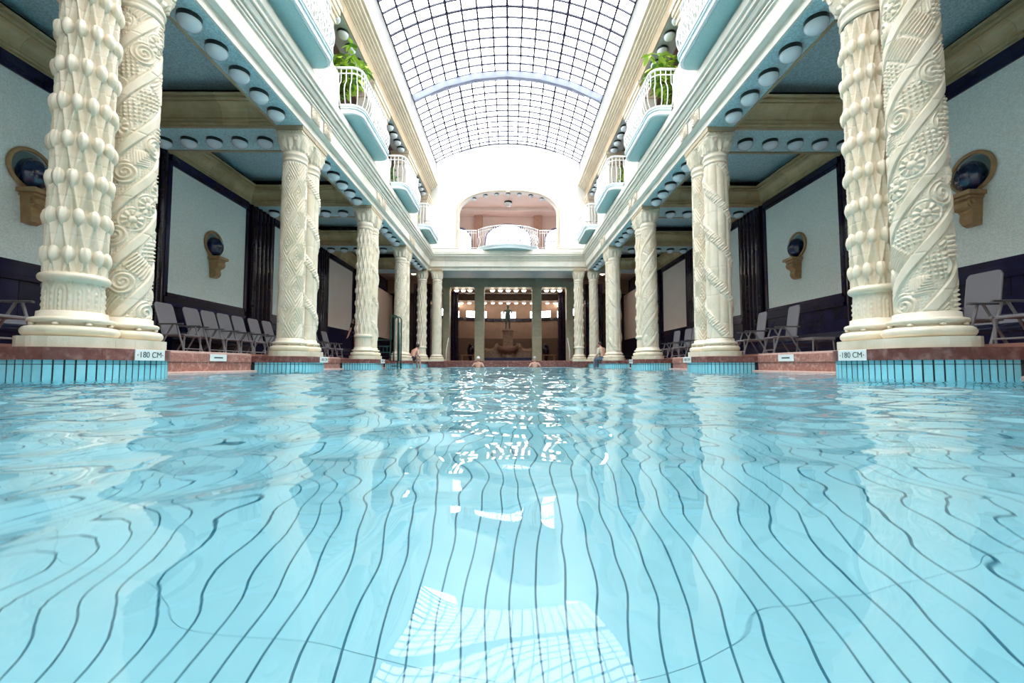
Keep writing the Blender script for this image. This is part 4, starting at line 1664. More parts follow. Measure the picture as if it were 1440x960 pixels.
# back wall of end gallery: three arched windows between rose piers
YG = YEND + 4.9
gw2 = struct('wall_end_gallery', 'rose back wall of the end gallery with three arched windows', 'wall')


def wtop(x):
    if abs(x) < 1.62:
        return 8.62 + 1.15 * math.sqrt(max(0, 1 - (x / 1.62) ** 2))
    u = (abs(x) - 3.35) / 0.92
    if abs(u) < 1:
        return 8.55 + 0.95 * math.sqrt(1 - u * u)
    return None


m = MB()
xs2 = sorted(set([round(v, 4) for v in list(np.linspace(-1.62, 1.62, 25)) + list(np.linspace(2.43, 4.27, 17)) + list(-np.linspace(2.43, 4.27, 17)) + [-8.0, 8.0]]))
for a, b in zip(xs2[:-1], xs2[1:]):
    mid = (a + b) / 2
    if wtop(mid) is None:
        m.box(a, b, YG, YG + 0.3, GF - 0.3, 10.2)
    else:
        za = wtop(a) or wtop(a + 1e-3) or 8.6
        zb = wtop(b) or wtop(b - 1e-3) or 8.6
        m.add([(a, YG, za), (b, YG, zb), (b, YG, 10.2), (a, YG, 10.2), (a, YG + 0.3, za), (b, YG + 0.3, zb), (b, YG + 0.3, 10.2), (a, YG + 0.3, 10.2)],
              [(0, 1, 2, 3), (7, 6, 5, 4), (0, 4, 5, 1)])
        m.box(a, b, YG, YG + 0.3, GF - 0.3, GF + 0.25)
m.build('wall_panel', M_ROSE, gw2)
for s in (-1, 1):
    MB().bevbox(s * 2.02 - 0.27, s * 2.02 + 0.27, YG - 0.35, YG + 0.02, GF - 0.04, 10.2, 0.02).build('pier', M_ROSEPIER, gw2)
for k, (cx_, hw, zsp, rise) in enumerate(((0.0, 1.62, 8.62, 1.15), (-3.35, 0.92, 8.55, 0.95), (3.35, 0.92, 8.55, 0.95))):
    w = struct('window_%d' % (k + 2), ['wide arched middle window of the end gallery', 'arched side window of the end gallery on the left', 'arched side window of the end gallery on the right'][k], 'window', (cx_, YG + 0.12, 0))
    pts = [(-hw + 0.05, 0, GF + 0.25), (-hw + 0.05, 0, zsp)] + [(-(hw - 0.05) * cos(pi * i / 20), 0, zsp + (rise - 0.05) * sin(pi * i / 20)) for i in range(1, 20)] + [(hw - 0.05, 0, zsp), (hw - 0.05, 0, GF + 0.25)]
    MB().tube(pts, 0.07, 6).build('window_frame', M_WINFRAME, w)
    nb = 4 if k == 0 else 2
    MB().box(-hw + 0.05, hw - 0.05, -0.02, 0.02, zsp - 0.03, zsp + 0.03).build('transom', M_WINFRAME, w)
    for i in range(1, nb):
        x = -hw + 2 * hw * i / nb
        MB().box(x - 0.025, x + 0.025, -0.02, 0.02, GF + 0.25, zsp + rise * math.sqrt(1 - (x / hw) ** 2)).build('mullion', M_WINFRAME, w)
    for i in range(nb):
        x0, x1 = -hw + 2 * hw * i / nb, -hw + 2 * hw * (i + 1) / nb
        MB().box(x0 + 0.03, x1 - 0.03, -0.004, 0.004, GF + 0.25, zsp - 0.03).build('pane', M_GLASS, w)
for s in (-1, 1):
    sobj(MB().box(min(s * 4.65, s * 5.0), max(s * 4.65, s * 5.0), YEND + 0.45, YG + 0.3, GF - 0.3, 10.3).build('wall_end_gallery_%s' % SIDE[s], M_ROSE), 'rose side wall of the end gallery on the %s' % SIDE[s], 'wall')

# ------------------------------------------------------------------ wall behind the camera and outer closure
bw_ = struct('wall_behind', 'cream wall closing the hall behind the camera', 'wall')
MB().box(-9.0, 9.0, YB - 0.4, YB, -1.7, 11.6).build('wall_panel', M_LINTEL, bw_)
n = 32
P = []
for yy in (YB - 0.4, YB):
    for q in range(n + 1):
        x, z = vault(q / n)
        P.append((x, yy, z))
        P.append((x, yy, 11.5))
m = MB()
K = 2 * (n + 1)
Fm = []
for q in range(n):
    for b in (0, K):
        Fm.append((b + 2 * q, b + 2 * q + 2, b + 2 * q + 3, b + 2 * q + 1))
m.add(P, Fm)
m.build('wall_panel', M_WHITEWALL, bw_)
for s in (-1, 1):
    sobj(MB().box(min(s * 4.6, s * 8.4), max(s * 4.6, s * 8.4), YB - 0.4, YEND + 0.45, 10.5, 10.75).build('roof_%s' % SIDE[s], M_WHITEWALL), 'flat roof over the %s gallery' % SIDE[s], 'roof')

# ------------------------------------------------------------------ far hall below the end gallery
YP = 27.0
fh = struct('ceiling_far_hall', 'dark ceiling of the far hall with sage beam and lit lamps', 'ceiling')
MB().box(-9.0, 9.0, YEND + 0.86, 36.0, 6.05, 6.3).build('ceiling_plane', M_GALCEIL, fh)
# sage beam over the piers, faced with tiles
xx = -4.45
while xx < 4.44:
    MB().box(xx + 0.003, xx + 0.445 - 0.003, YP - 0.32, YP + 0.3, 5.12, 5.46).build('beam_tile', M_SAGE, fh)
    MB().box(xx + 0.003, xx + 0.445 - 0.003, YP - 0.33, YP + 0.3, 5.465, 6.05).build('beam_tile', M_SAGE, fh)
    xx += 0.445
MB().box(-8.4, 8.4, YP + 2.0, YP + 2.5, 5.16, 6.05).build('ceiling_beam', M_BROWN, fh)
MB().box(-8.4, 8.4, YP + 4.9, YP + 5.3, 5.05, 6.05).build('ceiling_beam', M_BROWN, fh)
for k, (a, b) in enumerate(((-4.17, -3.75), (-2.14, -1.54), (1.54, 2.14), (3.75, 4.17))):
    nm = ['left engaged', 'left middle', 'right middle', 'right engaged'][k]
    t = thing('square_pier', 'grey-green square pier of stacked ceramic blocks before the fountain, %s one' % nm, 'pier', ((a + b) / 2, YP, DECK))
    z = 0.0
    i = 0
    hw = (b - a) / 2
    while z < 4.62:
        h = 0.52
        MB().bevbox(-hw, hw, -0.3, 0.3, z + 0.001, min(z + h, 4.62) - 0.001, 0.006).build('pier_block', M_GREENSTONE, t)
        z += h
    MB().bevbox(-hw - 0.03, hw + 0.03, -0.33, 0.33, 4.62, 4.735, 0.01).build('capital', M_GREENSTONE, t)
# dark ribbed corner piers behind
for s in (-1, 1):
    t = thing('corner_pier', 'dark plum ribbed pier behind the %s engaged pier' % SIDE[s], 'pier', (s * 3.75, 29.0, DECK))
    MB().box(-0.32, 0.32, -0.3, 0.3, 0, 4.77).build('shaft', M_NAVYTRIM, t)
    for i in range(3):
        MB().lathe([(0.09, 0.1), (0.09, 4.6)], 10, cx=-0.22 + 0.22 * i, cy=-0.3).build('rib', M_NAVYTRIM, t)
    # outer dark piers in the aisles
    t2 = thing('corner_pier', 'dark plum ribbed pier in the %s aisle beyond the last columns' % SIDE[s], 'pier', (s * 5.55, 27.2, DECK))
    MB().box(-0.55, 0.55, -0.3, 0.3, 0, 5.0).build('shaft', M_NAVYTRIM, t2)
    for i in range(4):
        MB().lathe([(0.10, 0.1), (0.10, 4.9)], 10, cx=-0.39 + 0.26 * i, cy=-0.3).build('rib', M_NAVYTRIM, t2)
for k in range(3):
    for s in (-1, 1):
        lamp(s * (3.42 - 0.44 * k), YP + 0.62, 5.17, 'lit warm globe lamp over the %s gap between the far piers, %s from outside' % (SIDE[s], ORD[k + 1]), 'lit lamps over the far piers', lit=True, sc=0.95)
for k in range(5):
    lamp(-1.04 + 0.52 * k, YP + 0.62, 5.17, 'lit warm globe lamp over the middle gap between the far piers, %s from the left' % ORD[k + 1], 'lit lamps over the far piers', lit=True, sc=0.95)
for k in range(13):
    lamp(-3.66 + 0.61 * k, YP + 5.6, 5.06, 'lit warm globe lamp in the row before the apse windows, %s from the left' % ['first', 'second', 'third', 'fourth', 'fifth', 'sixth', 'seventh', 'eighth', 'ninth', 'tenth', 'eleventh', 'twelfth', 'thirteenth'][k], 'lit lamps before the apse', lit=True, sc=0.9)
MB().box(-4.4, 4.4, YP + 0.33, YP + 0.95, 5.17, 6.05).build('ceiling_beam', M_BROWN, fh)
MB().box(-4.4, 4.4, YP + 5.35, YP + 5.85, 5.06, 6.05).build('ceiling_beam', M_BEIGE, fh)
for s in (-1, 1):
    for k in range(2):
        lamp(s * (6.0 + 0.9 * k), 26.4, 6.05, 'lit warm globe lamp at the far end of the %s aisle, %s from the hall' % (SIDE[s], ORD[k + 1]), 'lit lamps in the aisle ends', lit=True)
# curved apse
ap = struct('wall_apse', 'curved beige apse wall with a row of bright windows above a dark band', 'wall')
RA, CAY = 6.5, 28.5
na = 28


def apx(i):
    a = -pi * 0.40 + pi * 0.80 * i / na
    return (RA * sin(a), CAY + RA * cos(a) * 0.8)


WIN = {3, 4, 8, 9, 10, 13, 14, 17, 18, 19, 23, 24}
for i in range(na):
    (x0, y0), (x1, y1) = apx(i), apx(i + 1)

    def panel(z0, z1, name, m_, th=0.2, pull=0.0):
        dx, dy = x1 - x0, y1 - y0
        L = hypot(dx, dy)
        nx_, ny_ = dy / L, -dx / L
        if ny_ > 0:
            nx_, ny_ = -nx_, -ny_
        P = []
        for z in (z0, z1):
            P += [(x0 + nx_ * pull, y0 + ny_ * pull, z), (x1 + nx_ * pull, y1 + ny_ * pull, z), (x1 - nx_ * th, y1 - ny_ * th, z), (x0 - nx_ * th, y0 - ny_ * th, z)]
        return MB().add(P, [(0, 3, 2, 1), (4, 5, 6, 7), (0, 1, 5, 4), (1, 2, 6, 5), (2, 3, 7, 6), (3, 0, 4, 7)]).build(name, m_, ap)
    panel(0.3, 2.24, 'lower_panel', M_BROWN)
    panel(2.24, 3.62, 'wall_panel', M_BEIGE)
    panel(3.62, 3.86, 'dark_band', M_NAVYTRIM, pull=0.06)
    if i in WIN:
        panel(4.46, 6.05, 'wall_panel', M_BEIGE)
    else:
        panel(3.86, 6.05, 'wall_panel', M_BEIGE)
wi = 5
for grp in ((3, 4), (8, 9, 10), (13, 14), (17, 18, 19), (23, 24)):
    (x0, y0), (x1, y1) = apx(grp[0]), apx(grp[-1] + 1)
    w = struct('window_%d' % wi, 'bright window high in the apse wall, %s from the left' % ORD[wi - 4], 'window')
    wi += 1
    for i in grp:
        (xa, ya_), (xb, yb_) = apx(i), apx(i + 1)
        m = MB()
        P = []
        for z in (3.88, 4.45):
            P += [(xa, ya_ + 0.10, z), (xb, yb_ + 0.10, z), (xb, yb_ + 0.11, z), (xa, ya_ + 0.11, z)]
        m.add(P, [(0, 3, 2, 1), (4, 5, 6, 7), (0, 1, 5, 4), (1, 2, 6, 5), (2, 3, 7, 6), (3, 0, 4, 7)]).build('pane', M_GLASS, w)
        MB().box(xa - 0.02, xa + 0.02, ya_ + 0.06, ya_ + 0.10, 3.86, 4.46).build('mullion', M_ROSE, w)
    m = MB()
    pts = [(apx(i)[0], apx(i)[1] + 0.06) for i in range(grp[0], grp[-1] + 2)]
    m.tube([(p[0], p[1], 4.44) for p in pts], 0.03, 4)
    m.tube([(p[0], p[1], 3.89) for p in pts], 0.03, 4)
    m.tube([(p[0], p[1], 4.16) for p in pts], 0.016, 4)
    m.build('window_frame', M_ROSE, w)
for s in (-1, 1):
    sobj(MB().box(min(s * 6.0, s * 9.0), max(s * 6.0, s * 9.0), 31.0, 31.3, 0.3, 6.1).build('wall_far_aisle_%s' % SIDE[s], M_BROWN), 'brown wall closing the far end of the %s aisle' % SIDE[s], 'wall')
    t = thing('pale_pilaster', 'pale column at the %s end of the apse' % SIDE[s], 'column', (s * 4.15, 31.6, DECK))
    MB().bevbox(-0.22, 0.22, -0.22, 0.22, 0, 4.0, 0.02).build('shaft', M_ROSE, t)
    MB().bevbox(-0.34, 0.34, -0.3, 0.3, 4.0, 4.35, 0.03).build('capital', M_ROSE, t)

# ------------------------------------------------------------------ fountain with statue
ft = thing('fountain', 'stone fountain with shell bowl on a stepped base behind the pool end', 'fountain', (-0.02, 28.0, DECK))
MB().lathe([(0.30, 0.0), (0.26, 0.35), (0.20, 0.42), (0.22, 0.5), (0.36, 0.58), (0.58, 0.70), (0.69, 0.84), (0.72, 0.95), (0.64, 0.95), (0.5, 0.86), (0.2, 0.84)], 32).build('bowl', M_STONEFOUNT, ft, smooth=False)
MB().bevbox(-0.40, 0.40, -0.05, 0.75, 0.0, 1.02, 0.03).bevbox(-0.33, 0.33, 0.0, 0.66, 1.02, 2.02, 0.03).bevbox(-0.38, 0.38, -0.05, 0.70, 2.02, 2.12, 0.02).build('pedestal', M_STONEFOUNT, ft)
wl = MB()
for s in (-1, 1):
    # sloping rockwork wings
    n = 14
    P = []
    for i in range(n + 1):
        u = i / n
        x = s * (0.35 + 1.75 * u)
        h = 0.98 - 0.10 * u + 0.14 * sin(9 * u) * (1 - u) + (0.18 if 0.15 < u < 0.35 else 0)
        P += [(x, 0.2, 0.0), (x, 0.2, h * 0.8), (x, 0.45, h), (x, 0.8, h), (x, 0.8, 0.0)]
    F3 = []
    for i in range(n):
        for k in range(4):
            F3.append((i * 5 + k, i * 5 + k + 1, i * 5 + 6 + k, i * 5 + 5 + k))
    F3 += [(0, 1, 2, 3, 4), tuple(n * 5 + k for k in (4, 3, 2, 1, 0))]
    wl.add(P, F3)
wl.build('rockwork', M_STONEFOUNT, ft)
MB().bevbox(-2.1, 2.1, -0.62, 0.2, 0.0, 0.24, 0.02).build('basin', M_NAVY, ft)
MB().lathe([(0.05, 0.95), (0.10, 1.0), (0.09, 1.06), (0.04, 1.10), (0.05, 1.18), (0.015, 1.24)], 10, cx=0.62, cy=0.1).build('spout_figure', M_STONEFOUNT, ft, smooth=True)


# ------------------------------------------------------------------ people
def skin_body(name, joints, edges, m, parent=None, sub=2):
    """one continuous surface grown from joints {name: (pos, radius)}"""
    names = list(joints)
    ix = {k: i for i, k in enumerate(names)}
    me = bpy.data.meshes.new(name)
    me.from_pydata([joints[k][0] for k in names], [(ix[a], ix[b]) for a, b in edges], [])
    o = bpy.data.objects.new(name, me)
    COL.objects.link(o)
    sk = o.modifiers.new('skin', 'SKIN')
    sk.use_smooth_shade = True
    for i, k in enumerate(names):
        r = joints[k][1]
        sv = me.skin_vertices[0].data[i]
        sv.radius = r if isinstance(r, tuple) else (r, r)
        sv.use_root = (i == 0)
    ss = o.modifiers.new('sub', 'SUBSURF')
    ss.levels = sub
    dg = bpy.context.evaluated_depsgraph_get()
    me2 = bpy.data.meshes.new_from_object(o.evaluated_get(dg))
    o.modifiers.clear()
    o.data = me2
    me2.materials.clear()
    me2.materials.append(m)
    if parent is not None:
        o.parent = parent
    return o


def hand_joints(J, E, side, wrist, d, out, k=1.0):
    """palm and five bent fingers; d = hand direction, out = thumb side"""
    d = Vector(d).normalized()
    out = Vector(out).normalized()
    nrm = d.cross(out).normalized()
    w = Vector(wrist)
    palm = w + d * 0.05 * k
    J['palm' + side] = (tuple(palm), 0.030 * k)
    E.append(('wr' + side, 'palm' + side))
    for f in range(4):
        o = out * (0.030 - 0.020 * f) * k
        L = (0.075, 0.085, 0.08, 0.062)[f] * k
        b = palm + d * 0.035 * k + o
        t1 = b + d * L * 0.55 + nrm * 0.008 * k
        t2 = t1 + d * L * 0.4 + nrm * 0.022 * k
        for nm, p, r in (('k', b, 0.0095), ('m', t1, 0.0085), ('t', t2, 0.007)):
            J['f%d%s%s' % (f, nm, side)] = (tuple(p), r * k)
        E += [('palm' + side, 'f%dk%s' % (f, side)), ('f%dk%s' % (f, side), 'f%dm%s' % (f, side)), ('f%dm%s' % (f, side), 'f%dt%s' % (f, side))]
    b = w + d * 0.03 * k + out * 0.035 * k
    t1 = b + d * 0.035 * k + out * 0.022 * k
    J['thb' + side] = (tuple(b), 0.011 * k)
    J['tht' + side] = (tuple(t1), 0.009 * k)
    E += [('palm' + side, 'thb' + side), ('thb' + side, 'tht' + side)]


def person(name, label, loc, rz, pose, skin_m, hair_m, group=None, top_m=None, leg_m=None, cap=False, statue=False):
    """pose: dict of joint positions, x = facing, y = left, z up, metres, origin at the ground"""
    t = thing(name, label, 'statue' if statue else 'person', loc, rz)
    J, E = {}, []
    p = pose
    J['pelvis'] = (p['pelvis'], (0.15, 0.115))
    J['waist'] = (p['waist'], (0.135, 0.10))
    J['chest'] = (p['chest'], (0.165, 0.115))
    J['neckb'] = (p['neckb'], 0.065)
    J['neck'] = (p['neck'], 0.052)
    h = Vector(p['head'])
    J['jaw'] = (tuple(h + Vector((0.02, 0, -0.07))), (0.062, 0.07))
    J['skull'] = (tuple(h + Vector((0, 0, 0.03))), (0.078, 0.098))
    J['crown'] = (tuple(h + Vector((-0.01, 0, 0.10))), 0.05)
    E += [('pelvis', 'waist'), ('waist', 'chest'), ('chest', 'neckb'), ('neckb', 'neck'), ('neck', 'jaw'), ('jaw', 'skull'), ('skull', 'crown')]
    for sd in ('l', 'r'):
        for k, r in (('sh', 0.062), ('el', 0.043), ('wr', 0.029), ('hip', 0.095), ('kn', 0.058), ('an', 0.038), ('toe', 0.032)):
            J[k + sd] = (p[k + sd], r)
        E += [('chest', 'sh' + sd), ('sh' + sd, 'el' + sd), ('el' + sd, 'wr' + sd), ('pelvis', 'hip' + sd), ('hip' + sd, 'kn' + sd), ('kn' + sd, 'an' + sd), ('an' + sd, 'toe' + sd)]
        d = Vector(p['wr' + sd]) - Vector(p['el' + sd])
        out = Vector((1, 0, 0)) if abs(d.normalized().x) < 0.8 else Vector((0, 1 if sd == 'r' else -1, 0))
        out = (out - d.normalized() * out.dot(d.normalized())).normalized()
        hand_joints(J, E, sd, p['wr' + sd], d, out)
    body = skin_body('body', J, E, skin_m, t)
    # face
    fc = MB()
    fx = h.x + 0.098
    fc.ball((fx - 0.004, h.y, h.z + 0.005), 0.018, 0.013, 0.026, 8, 6)
    fc.build('nose', skin_m, t, smooth=True)
    for sd in (-1, 1):
        MB().ball((fx - 0.022, h.y + sd * 0.032, h.z + 0.03), 0.011, 0.013, 0.008, 8, 6).build('eye', M_BRONZE if statue else M_EYE, t, smooth=True)
        MB().ball((h.x - 0.005, h.y + sd * 0.080, h.z + 0.012), 0.020, 0.009, 0.030, 8, 6).build('ear', skin_m, t, smooth=True)
    MB().ball((fx - 0.022, h.y, h.z - 0.042), 0.012, 0.024, 0.008, 8, 6).build('mouth', skin_m if statue else M_LIP, t, smooth=True)
    # hair or cap: a close shell over the skull
    hm = MB().ball((h.x - 0.018, h.y, h.z + 0.048), 0.098, 0.090, 0.108, 16, 8, z0=-0.25 if cap else -0.55)
    if not cap:
        hm.v = [((v[0] - 0.035 * max(0, (h.z + 0.06 - v[2]) / 0.08) if v[0] > h.x + 0.02 else v[0]), v[1], v[2]) for v in hm.v]
    hm.build('swim_cap' if cap else 'hair', hair_m, t, smooth=True)

    def cloth(nm, keys, edges, m_, grow):
        JJ = {}
        for k in keys:
            pos, r = J[k]
            JJ[k] = (pos, tuple(x + grow for x in r) if isinstance(r, tuple) else r + grow)
        return skin_body(nm, JJ, edges, m_, t)
    if top_m:
        cloth('shirt', ['waist', 'chest', 'neckb', 'shl', 'shr', 'ell', 'elr'], [('waist', 'chest'), ('chest', 'neckb'), ('chest', 'shl'), ('chest', 'shr'), ('shl', 'ell'), ('shr', 'elr')], top_m, 0.014)
    if leg_m == M_DARKCLOTH:
        JJ = {'pelvis': (J['pelvis'][0], (0.166, 0.131))}
        EE = []
        for sd in ('l', 'r'):
            JJ['hip' + sd] = (J['hip' + sd][0], 0.108)
            JJ['th' + sd] = (tuple(Vector(J['hip' + sd][0]).lerp(Vector(J['kn' + sd][0]), 0.45)), 0.092)
            EE += [('pelvis', 'hip' + sd), ('hip' + sd, 'th' + sd)]
        skin_body('swim_shorts', JJ, EE, leg_m, t)
    elif leg_m:
        cloth('trousers', ['pelvis', 'hipl', 'hipr', 'knl', 'knr', 'anl', 'anr'], [('pelvis', 'hipl'), ('pelvis', 'hipr'), ('hipl', 'knl'), ('hipr', 'knr'), ('knl', 'anl'), ('knr', 'anr')], leg_m, 0.016)
    return t


def stand_pose(arm=0.0):
    return dict(pelvis=(0, 0, 0.95), waist=(0.01, 0, 1.12), chest=(0.01, 0, 1.34), neckb=(0, 0, 1.47), neck=(0.01, 0, 1.54), head=(0.03, 0, 1.64),
                shl=(0, 0.19, 1.42), ell=(-0.02, 0.25 + arm, 1.13), wrl=(0.06, 0.27 + arm * 1.6, 0.89), shr=(0, -0.19, 1.42), elr=(-0.02, -0.25 - arm, 1.13), wrr=(0.06, -0.27 - arm * 1.6, 0.89),
                hipl=(0, 0.09, 0.90), knl=(0.02, 0.10, 0.50), anl=(-0.02, 0.11, 0.07), toel=(0.13, 0.13, 0.035), hipr=(0, -0.09, 0.90), knr=(0.02, -0.10, 0.50), anr=(-0.02, -0.11, 0.07), toer=(0.13, -0.13, 0.035))


def sit_pose(lean=0.0, drop=-0.40):
    c, sn = cos(lean), sin(lean)

    def up(hh, fw=0.0):
        return (hh * sn + fw * c, 0.0, 0.10 + hh * c - fw * sn)

    def w(v, y):
        return (v[0], y, v[2])
    hd = up(0.70, 0.03)
    return dict(pelvis=(0, 0, 0.12), waist=up(0.18), chest=up(0.40), neckb=up(0.53), neck=up(0.60, 0.01), head=hd,
                shl=w(up(0.48), 0.19), ell=w(up(0.24, 0.08), 0.26), wrl=(0.36, 0.16, 0.19), shr=w(up(0.48), -0.19), elr=w(up(0.24, 0.08), -0.26), wrr=(0.36, -0.15, 0.19),
                hipl=(0.04, 0.095, 0.10), knl=(0.45, 0.11, 0.08), anl=(0.46, 0.11, drop), toel=(0.59, 0.12, drop - 0.05), hipr=(0.04, -0.095, 0.10), knr=(0.45, -0.11, 0.08), anr=(0.47, -0.11, drop + 0.02), toer=(0.60, -0.12, drop - 0.03))


def swim_pose():
    d = stand_pose()
    d.update(ell=(0.16, 0.30, 1.22), wrl=(0.38, 0.20, 1.30), elr=(0.16, -0.30, 1.22), wrr=(0.38, -0.20, 1.30))
    return d


person('person', 'swimmer in a white cap, shoulder deep before the far left middle pier', (-1.57, 22.3, -1.19), -pi / 2, swim_pose(), M_SKIN, M_CAP, cap=True, leg_m=M_DARKCLOTH)
person('person', 'bare-headed swimmer, shoulder deep before the far right middle pier', (1.42, 22.3, -1.19), -pi / 2, swim_pose(), M_SKIN, M_HAIRGREY, leg_m=M_DARKCLOTH)
person('person', 'person in cream shirt and blue-grey trousers perched on the fourth right plinth', (4.50, 19.62, SLAB_T), pi - 0.9, sit_pose(0.3, -0.34), M_SKIN, M_HAIR, top_m=M_SHIRT, leg_m=M_JEANS)
person('person', 'bare-backed bather leaning forward on the fourth left plinth', (-4.52, 19.62, SLAB_T), 0.9, sit_pose(0.6, -0.34), M_SKIN, M_HAIR, leg_m=M_DARKCLOTH)
person('person', 'person standing mostly hidden behind the third left column pair, one arm showing', (-5.52, 15.6, DECK), -pi / 2 + 0.1, stand_pose(0.05), M_SKIN, M_HAIR, top_m=M_DARKCLOTH, leg_m=M_DARKCLOTH)
sp = stand_pose()
sp.update(ell=(0.10, 0.26, 1.18), wrl=(0.20, 0.05, 1.22), elr=(0.08, -0.27, 1.15), wrr=(0.16, -0.08, 1.10))
st = person('bronze_statue', 'dark green bronze figure standing on the fountain pedestal', (-0.03, 28.33, DECK + 2.12), -pi / 2, sp, M_BRONZE, M_BRONZE, statue=True)
st.scale = (1.05, 1.1, 0.95)

# ------------------------------------------------------------------ chairs
def make_chair(lean_deg=17):
    t = thing('reclining_chair', 'x', 'chair')
    # woven backrest: rounded panel leaning back
    W = 0.235
    P = []
    prof = []
    n = 8
    pts2 = []
    for i in range(n + 1):
        a = pi / 2 * i / n
        pts2.append((W - 0.06 + 0.06 * cos(a), 0.69 + 0.06 * sin(a)))
    for i in range(n + 1):
        a = pi / 2 + pi / 2 * i / n
        pts2.append((-W + 0.06 + 0.06 * cos(a), 0.69 + 0.06 * sin(a)))
    pts2 += [(-W, 0.0), (W, 0.0)]
    lean = radians(lean_deg)

    def bp(y, h, d):
        return (-0.22 - h * sin(lean) + d * cos(lean), y, 0.42 + h * cos(lean) + d * sin(lean))
    m = MB()
    k = len(pts2)
    V = [bp(y, h, 0.012) for y, h in pts2] + [bp(y, h, -0.012) for y, h in pts2]
    m.add(V, [tuple(range(k)), tuple(range(2 * k - 1, k - 1, -1))] + [(i, i + k, (i + 1) % k + k, (i + 1) % k) for i in range(k)])
    br_ = m.build('backrest', M_CHAIR, t)
    m = MB()
    for q in (-1, 1):
        m.tube([bp(q * (W + 0.0), 0.0, -0.0), bp(q * W, 0.69, 0.0)], 0.016, 6)
    m.build('back_frame', M_CHAIRFRAME, br_)
    MB().bevbox(-0.24, 0.26, -0.235, 0.235, 0.395, 0.43, 0.012).build('seat', M_CHAIR, t)
    for q in (-1, 1):
        y = q * 0.265
        m = MB()
        m.bevbox(-0.30, 0.24, y - 0.028, y + 0.028, 0.635, 0.665, 0.01)
        m.build('armrest', M_CHAIRARM, t)
        MB().tube([(0.10, y, 0.64), (0.30, y, 0.0)], 0.019, 6).build('front_leg', M_CHAIRFRAME, t)
        MB().tube([(0.02, y, 0.64), (-0.33, y * 0.96, 0.0)], 0.019, 6).build('rear_leg', M_CHAIRFRAME, t)
        MB().tube([(-0.26, y * 0.94, 0.42), (0.28, y * 0.94, 0.42)], 0.018, 6).build('seat_rail', M_CHAIRFRAME, t)
        MB().tube([(0.25, y * 0.88, 0.41), (0.25, y * 0.88, 0.0)], 0.016, 6).build('prop_leg', M_CHAIRFRAME, t)
    MB().tube([(0.26, -0.25, 0.12), (0.26, 0.25, 0.12)], 0.013, 6).build('stretcher', M_CHAIRFRAME, t)
    MB().tube([(-0.30, -0.25, 0.06), (-0.30, 0.25, 0.06)], 0.013, 6).build('stretcher', M_CHAIRFRAME, t)
    return t


CHAIRS = {}


def chair(x, y, rz, label, group):
    lean_deg = 17 if x < 0 else 8
    if lean_deg not in CHAIRS:
        c = make_chair(lean_deg)
        CHAIRS[lean_deg] = c
        c.location = (x, y, DECK)
        c.rotation_euler = (0, 0, rz)
        c['label'] = label
        c['group'] = group
        return c
    return dup(CHAIRS[lean_deg], (x, y, DECK), rz, label, group)


GL = 'grey recliners along the left wall'
GR = 'grey recliners along the right wall'
for i, (x, y) in enumerate(((-7.15, 9.27), (-7.2, 10.12), (-7.2, 10.69), (-7.2, 11.27), (-7.2, 11.86), (-7.15, 12.5), (-7.15, 13.2))):
    chair(x, y, random.uniform(-0.015, 0.015), 'grey mesh recliner, %s of seven between first and second left column pairs' % ORD[i + 1], GL)
for i, (x, y) in enumerate(((-7.2, 14.9), (-7.15, 15.7), (-7.2, 16.5), (-7.15, 17.3))):
    chair(x, y, random.uniform(-0.1, 0.1), 'grey mesh recliner beyond the second left column pair, %s of four' % ORD[i + 1], GL)
chair(-7.2, 7.13, 0.05, 'grey mesh recliner behind the nearest left column, only its backrest edge showing', GL)
chair(-6.75, 5.55, 0.1, 'grey mesh recliner at the left margin, only armrest and leg showing', GL)
for i, (x, y) in enumerate(((6.5, 9.87), (6.5, 11.1))):
    chair(x, y, pi - 0.15, 'grey mesh recliner against the right wall, %s in the second bay' % ['nearer', 'farther'][i], GR)
chair(6.92, 6.22, pi - 0.02, 'grey mesh recliner right of the nearest right column pair', GR)
chair(6.92, 5.40, pi - 0.02, 'grey mesh recliner at the right margin, only its arm and leg showing', GR)
for i, (x, y) in enumerate(((6.6, 15.2), (6.7, 16.1), (6.7, 17.2))):
    chair(x, y, pi + 0.1, 'grey mesh recliner beyond the second right column pair, %s of three' % ORD[i + 1], GR)
t = thing('footstool', 'low grey slatted stool standing beside the second bay recliner, right wall', 'stool', (7.0, 9.45, DECK))
for i in range(6):
    MB().box(-0.25, 0.25, -0.28 + 0.095 * i, -0.20 + 0.095 * i, 0.36, 0.385).build('slat', M_CHAIRFRAME, t)
MB().box(-0.25, 0.25, -0.28, 0.275, 0.33, 0.36).build('frame', M_CHAIRFRAME, t)
for qx in (-1, 1):
    for qy in (-1, 1):
        MB().tube([(qx * 0.22, qy * 0.25, 0.33), (qx * 0.24, qy * 0.27, 0.0)], 0.017, 6).build('leg', M_CHAIRFRAME, t)


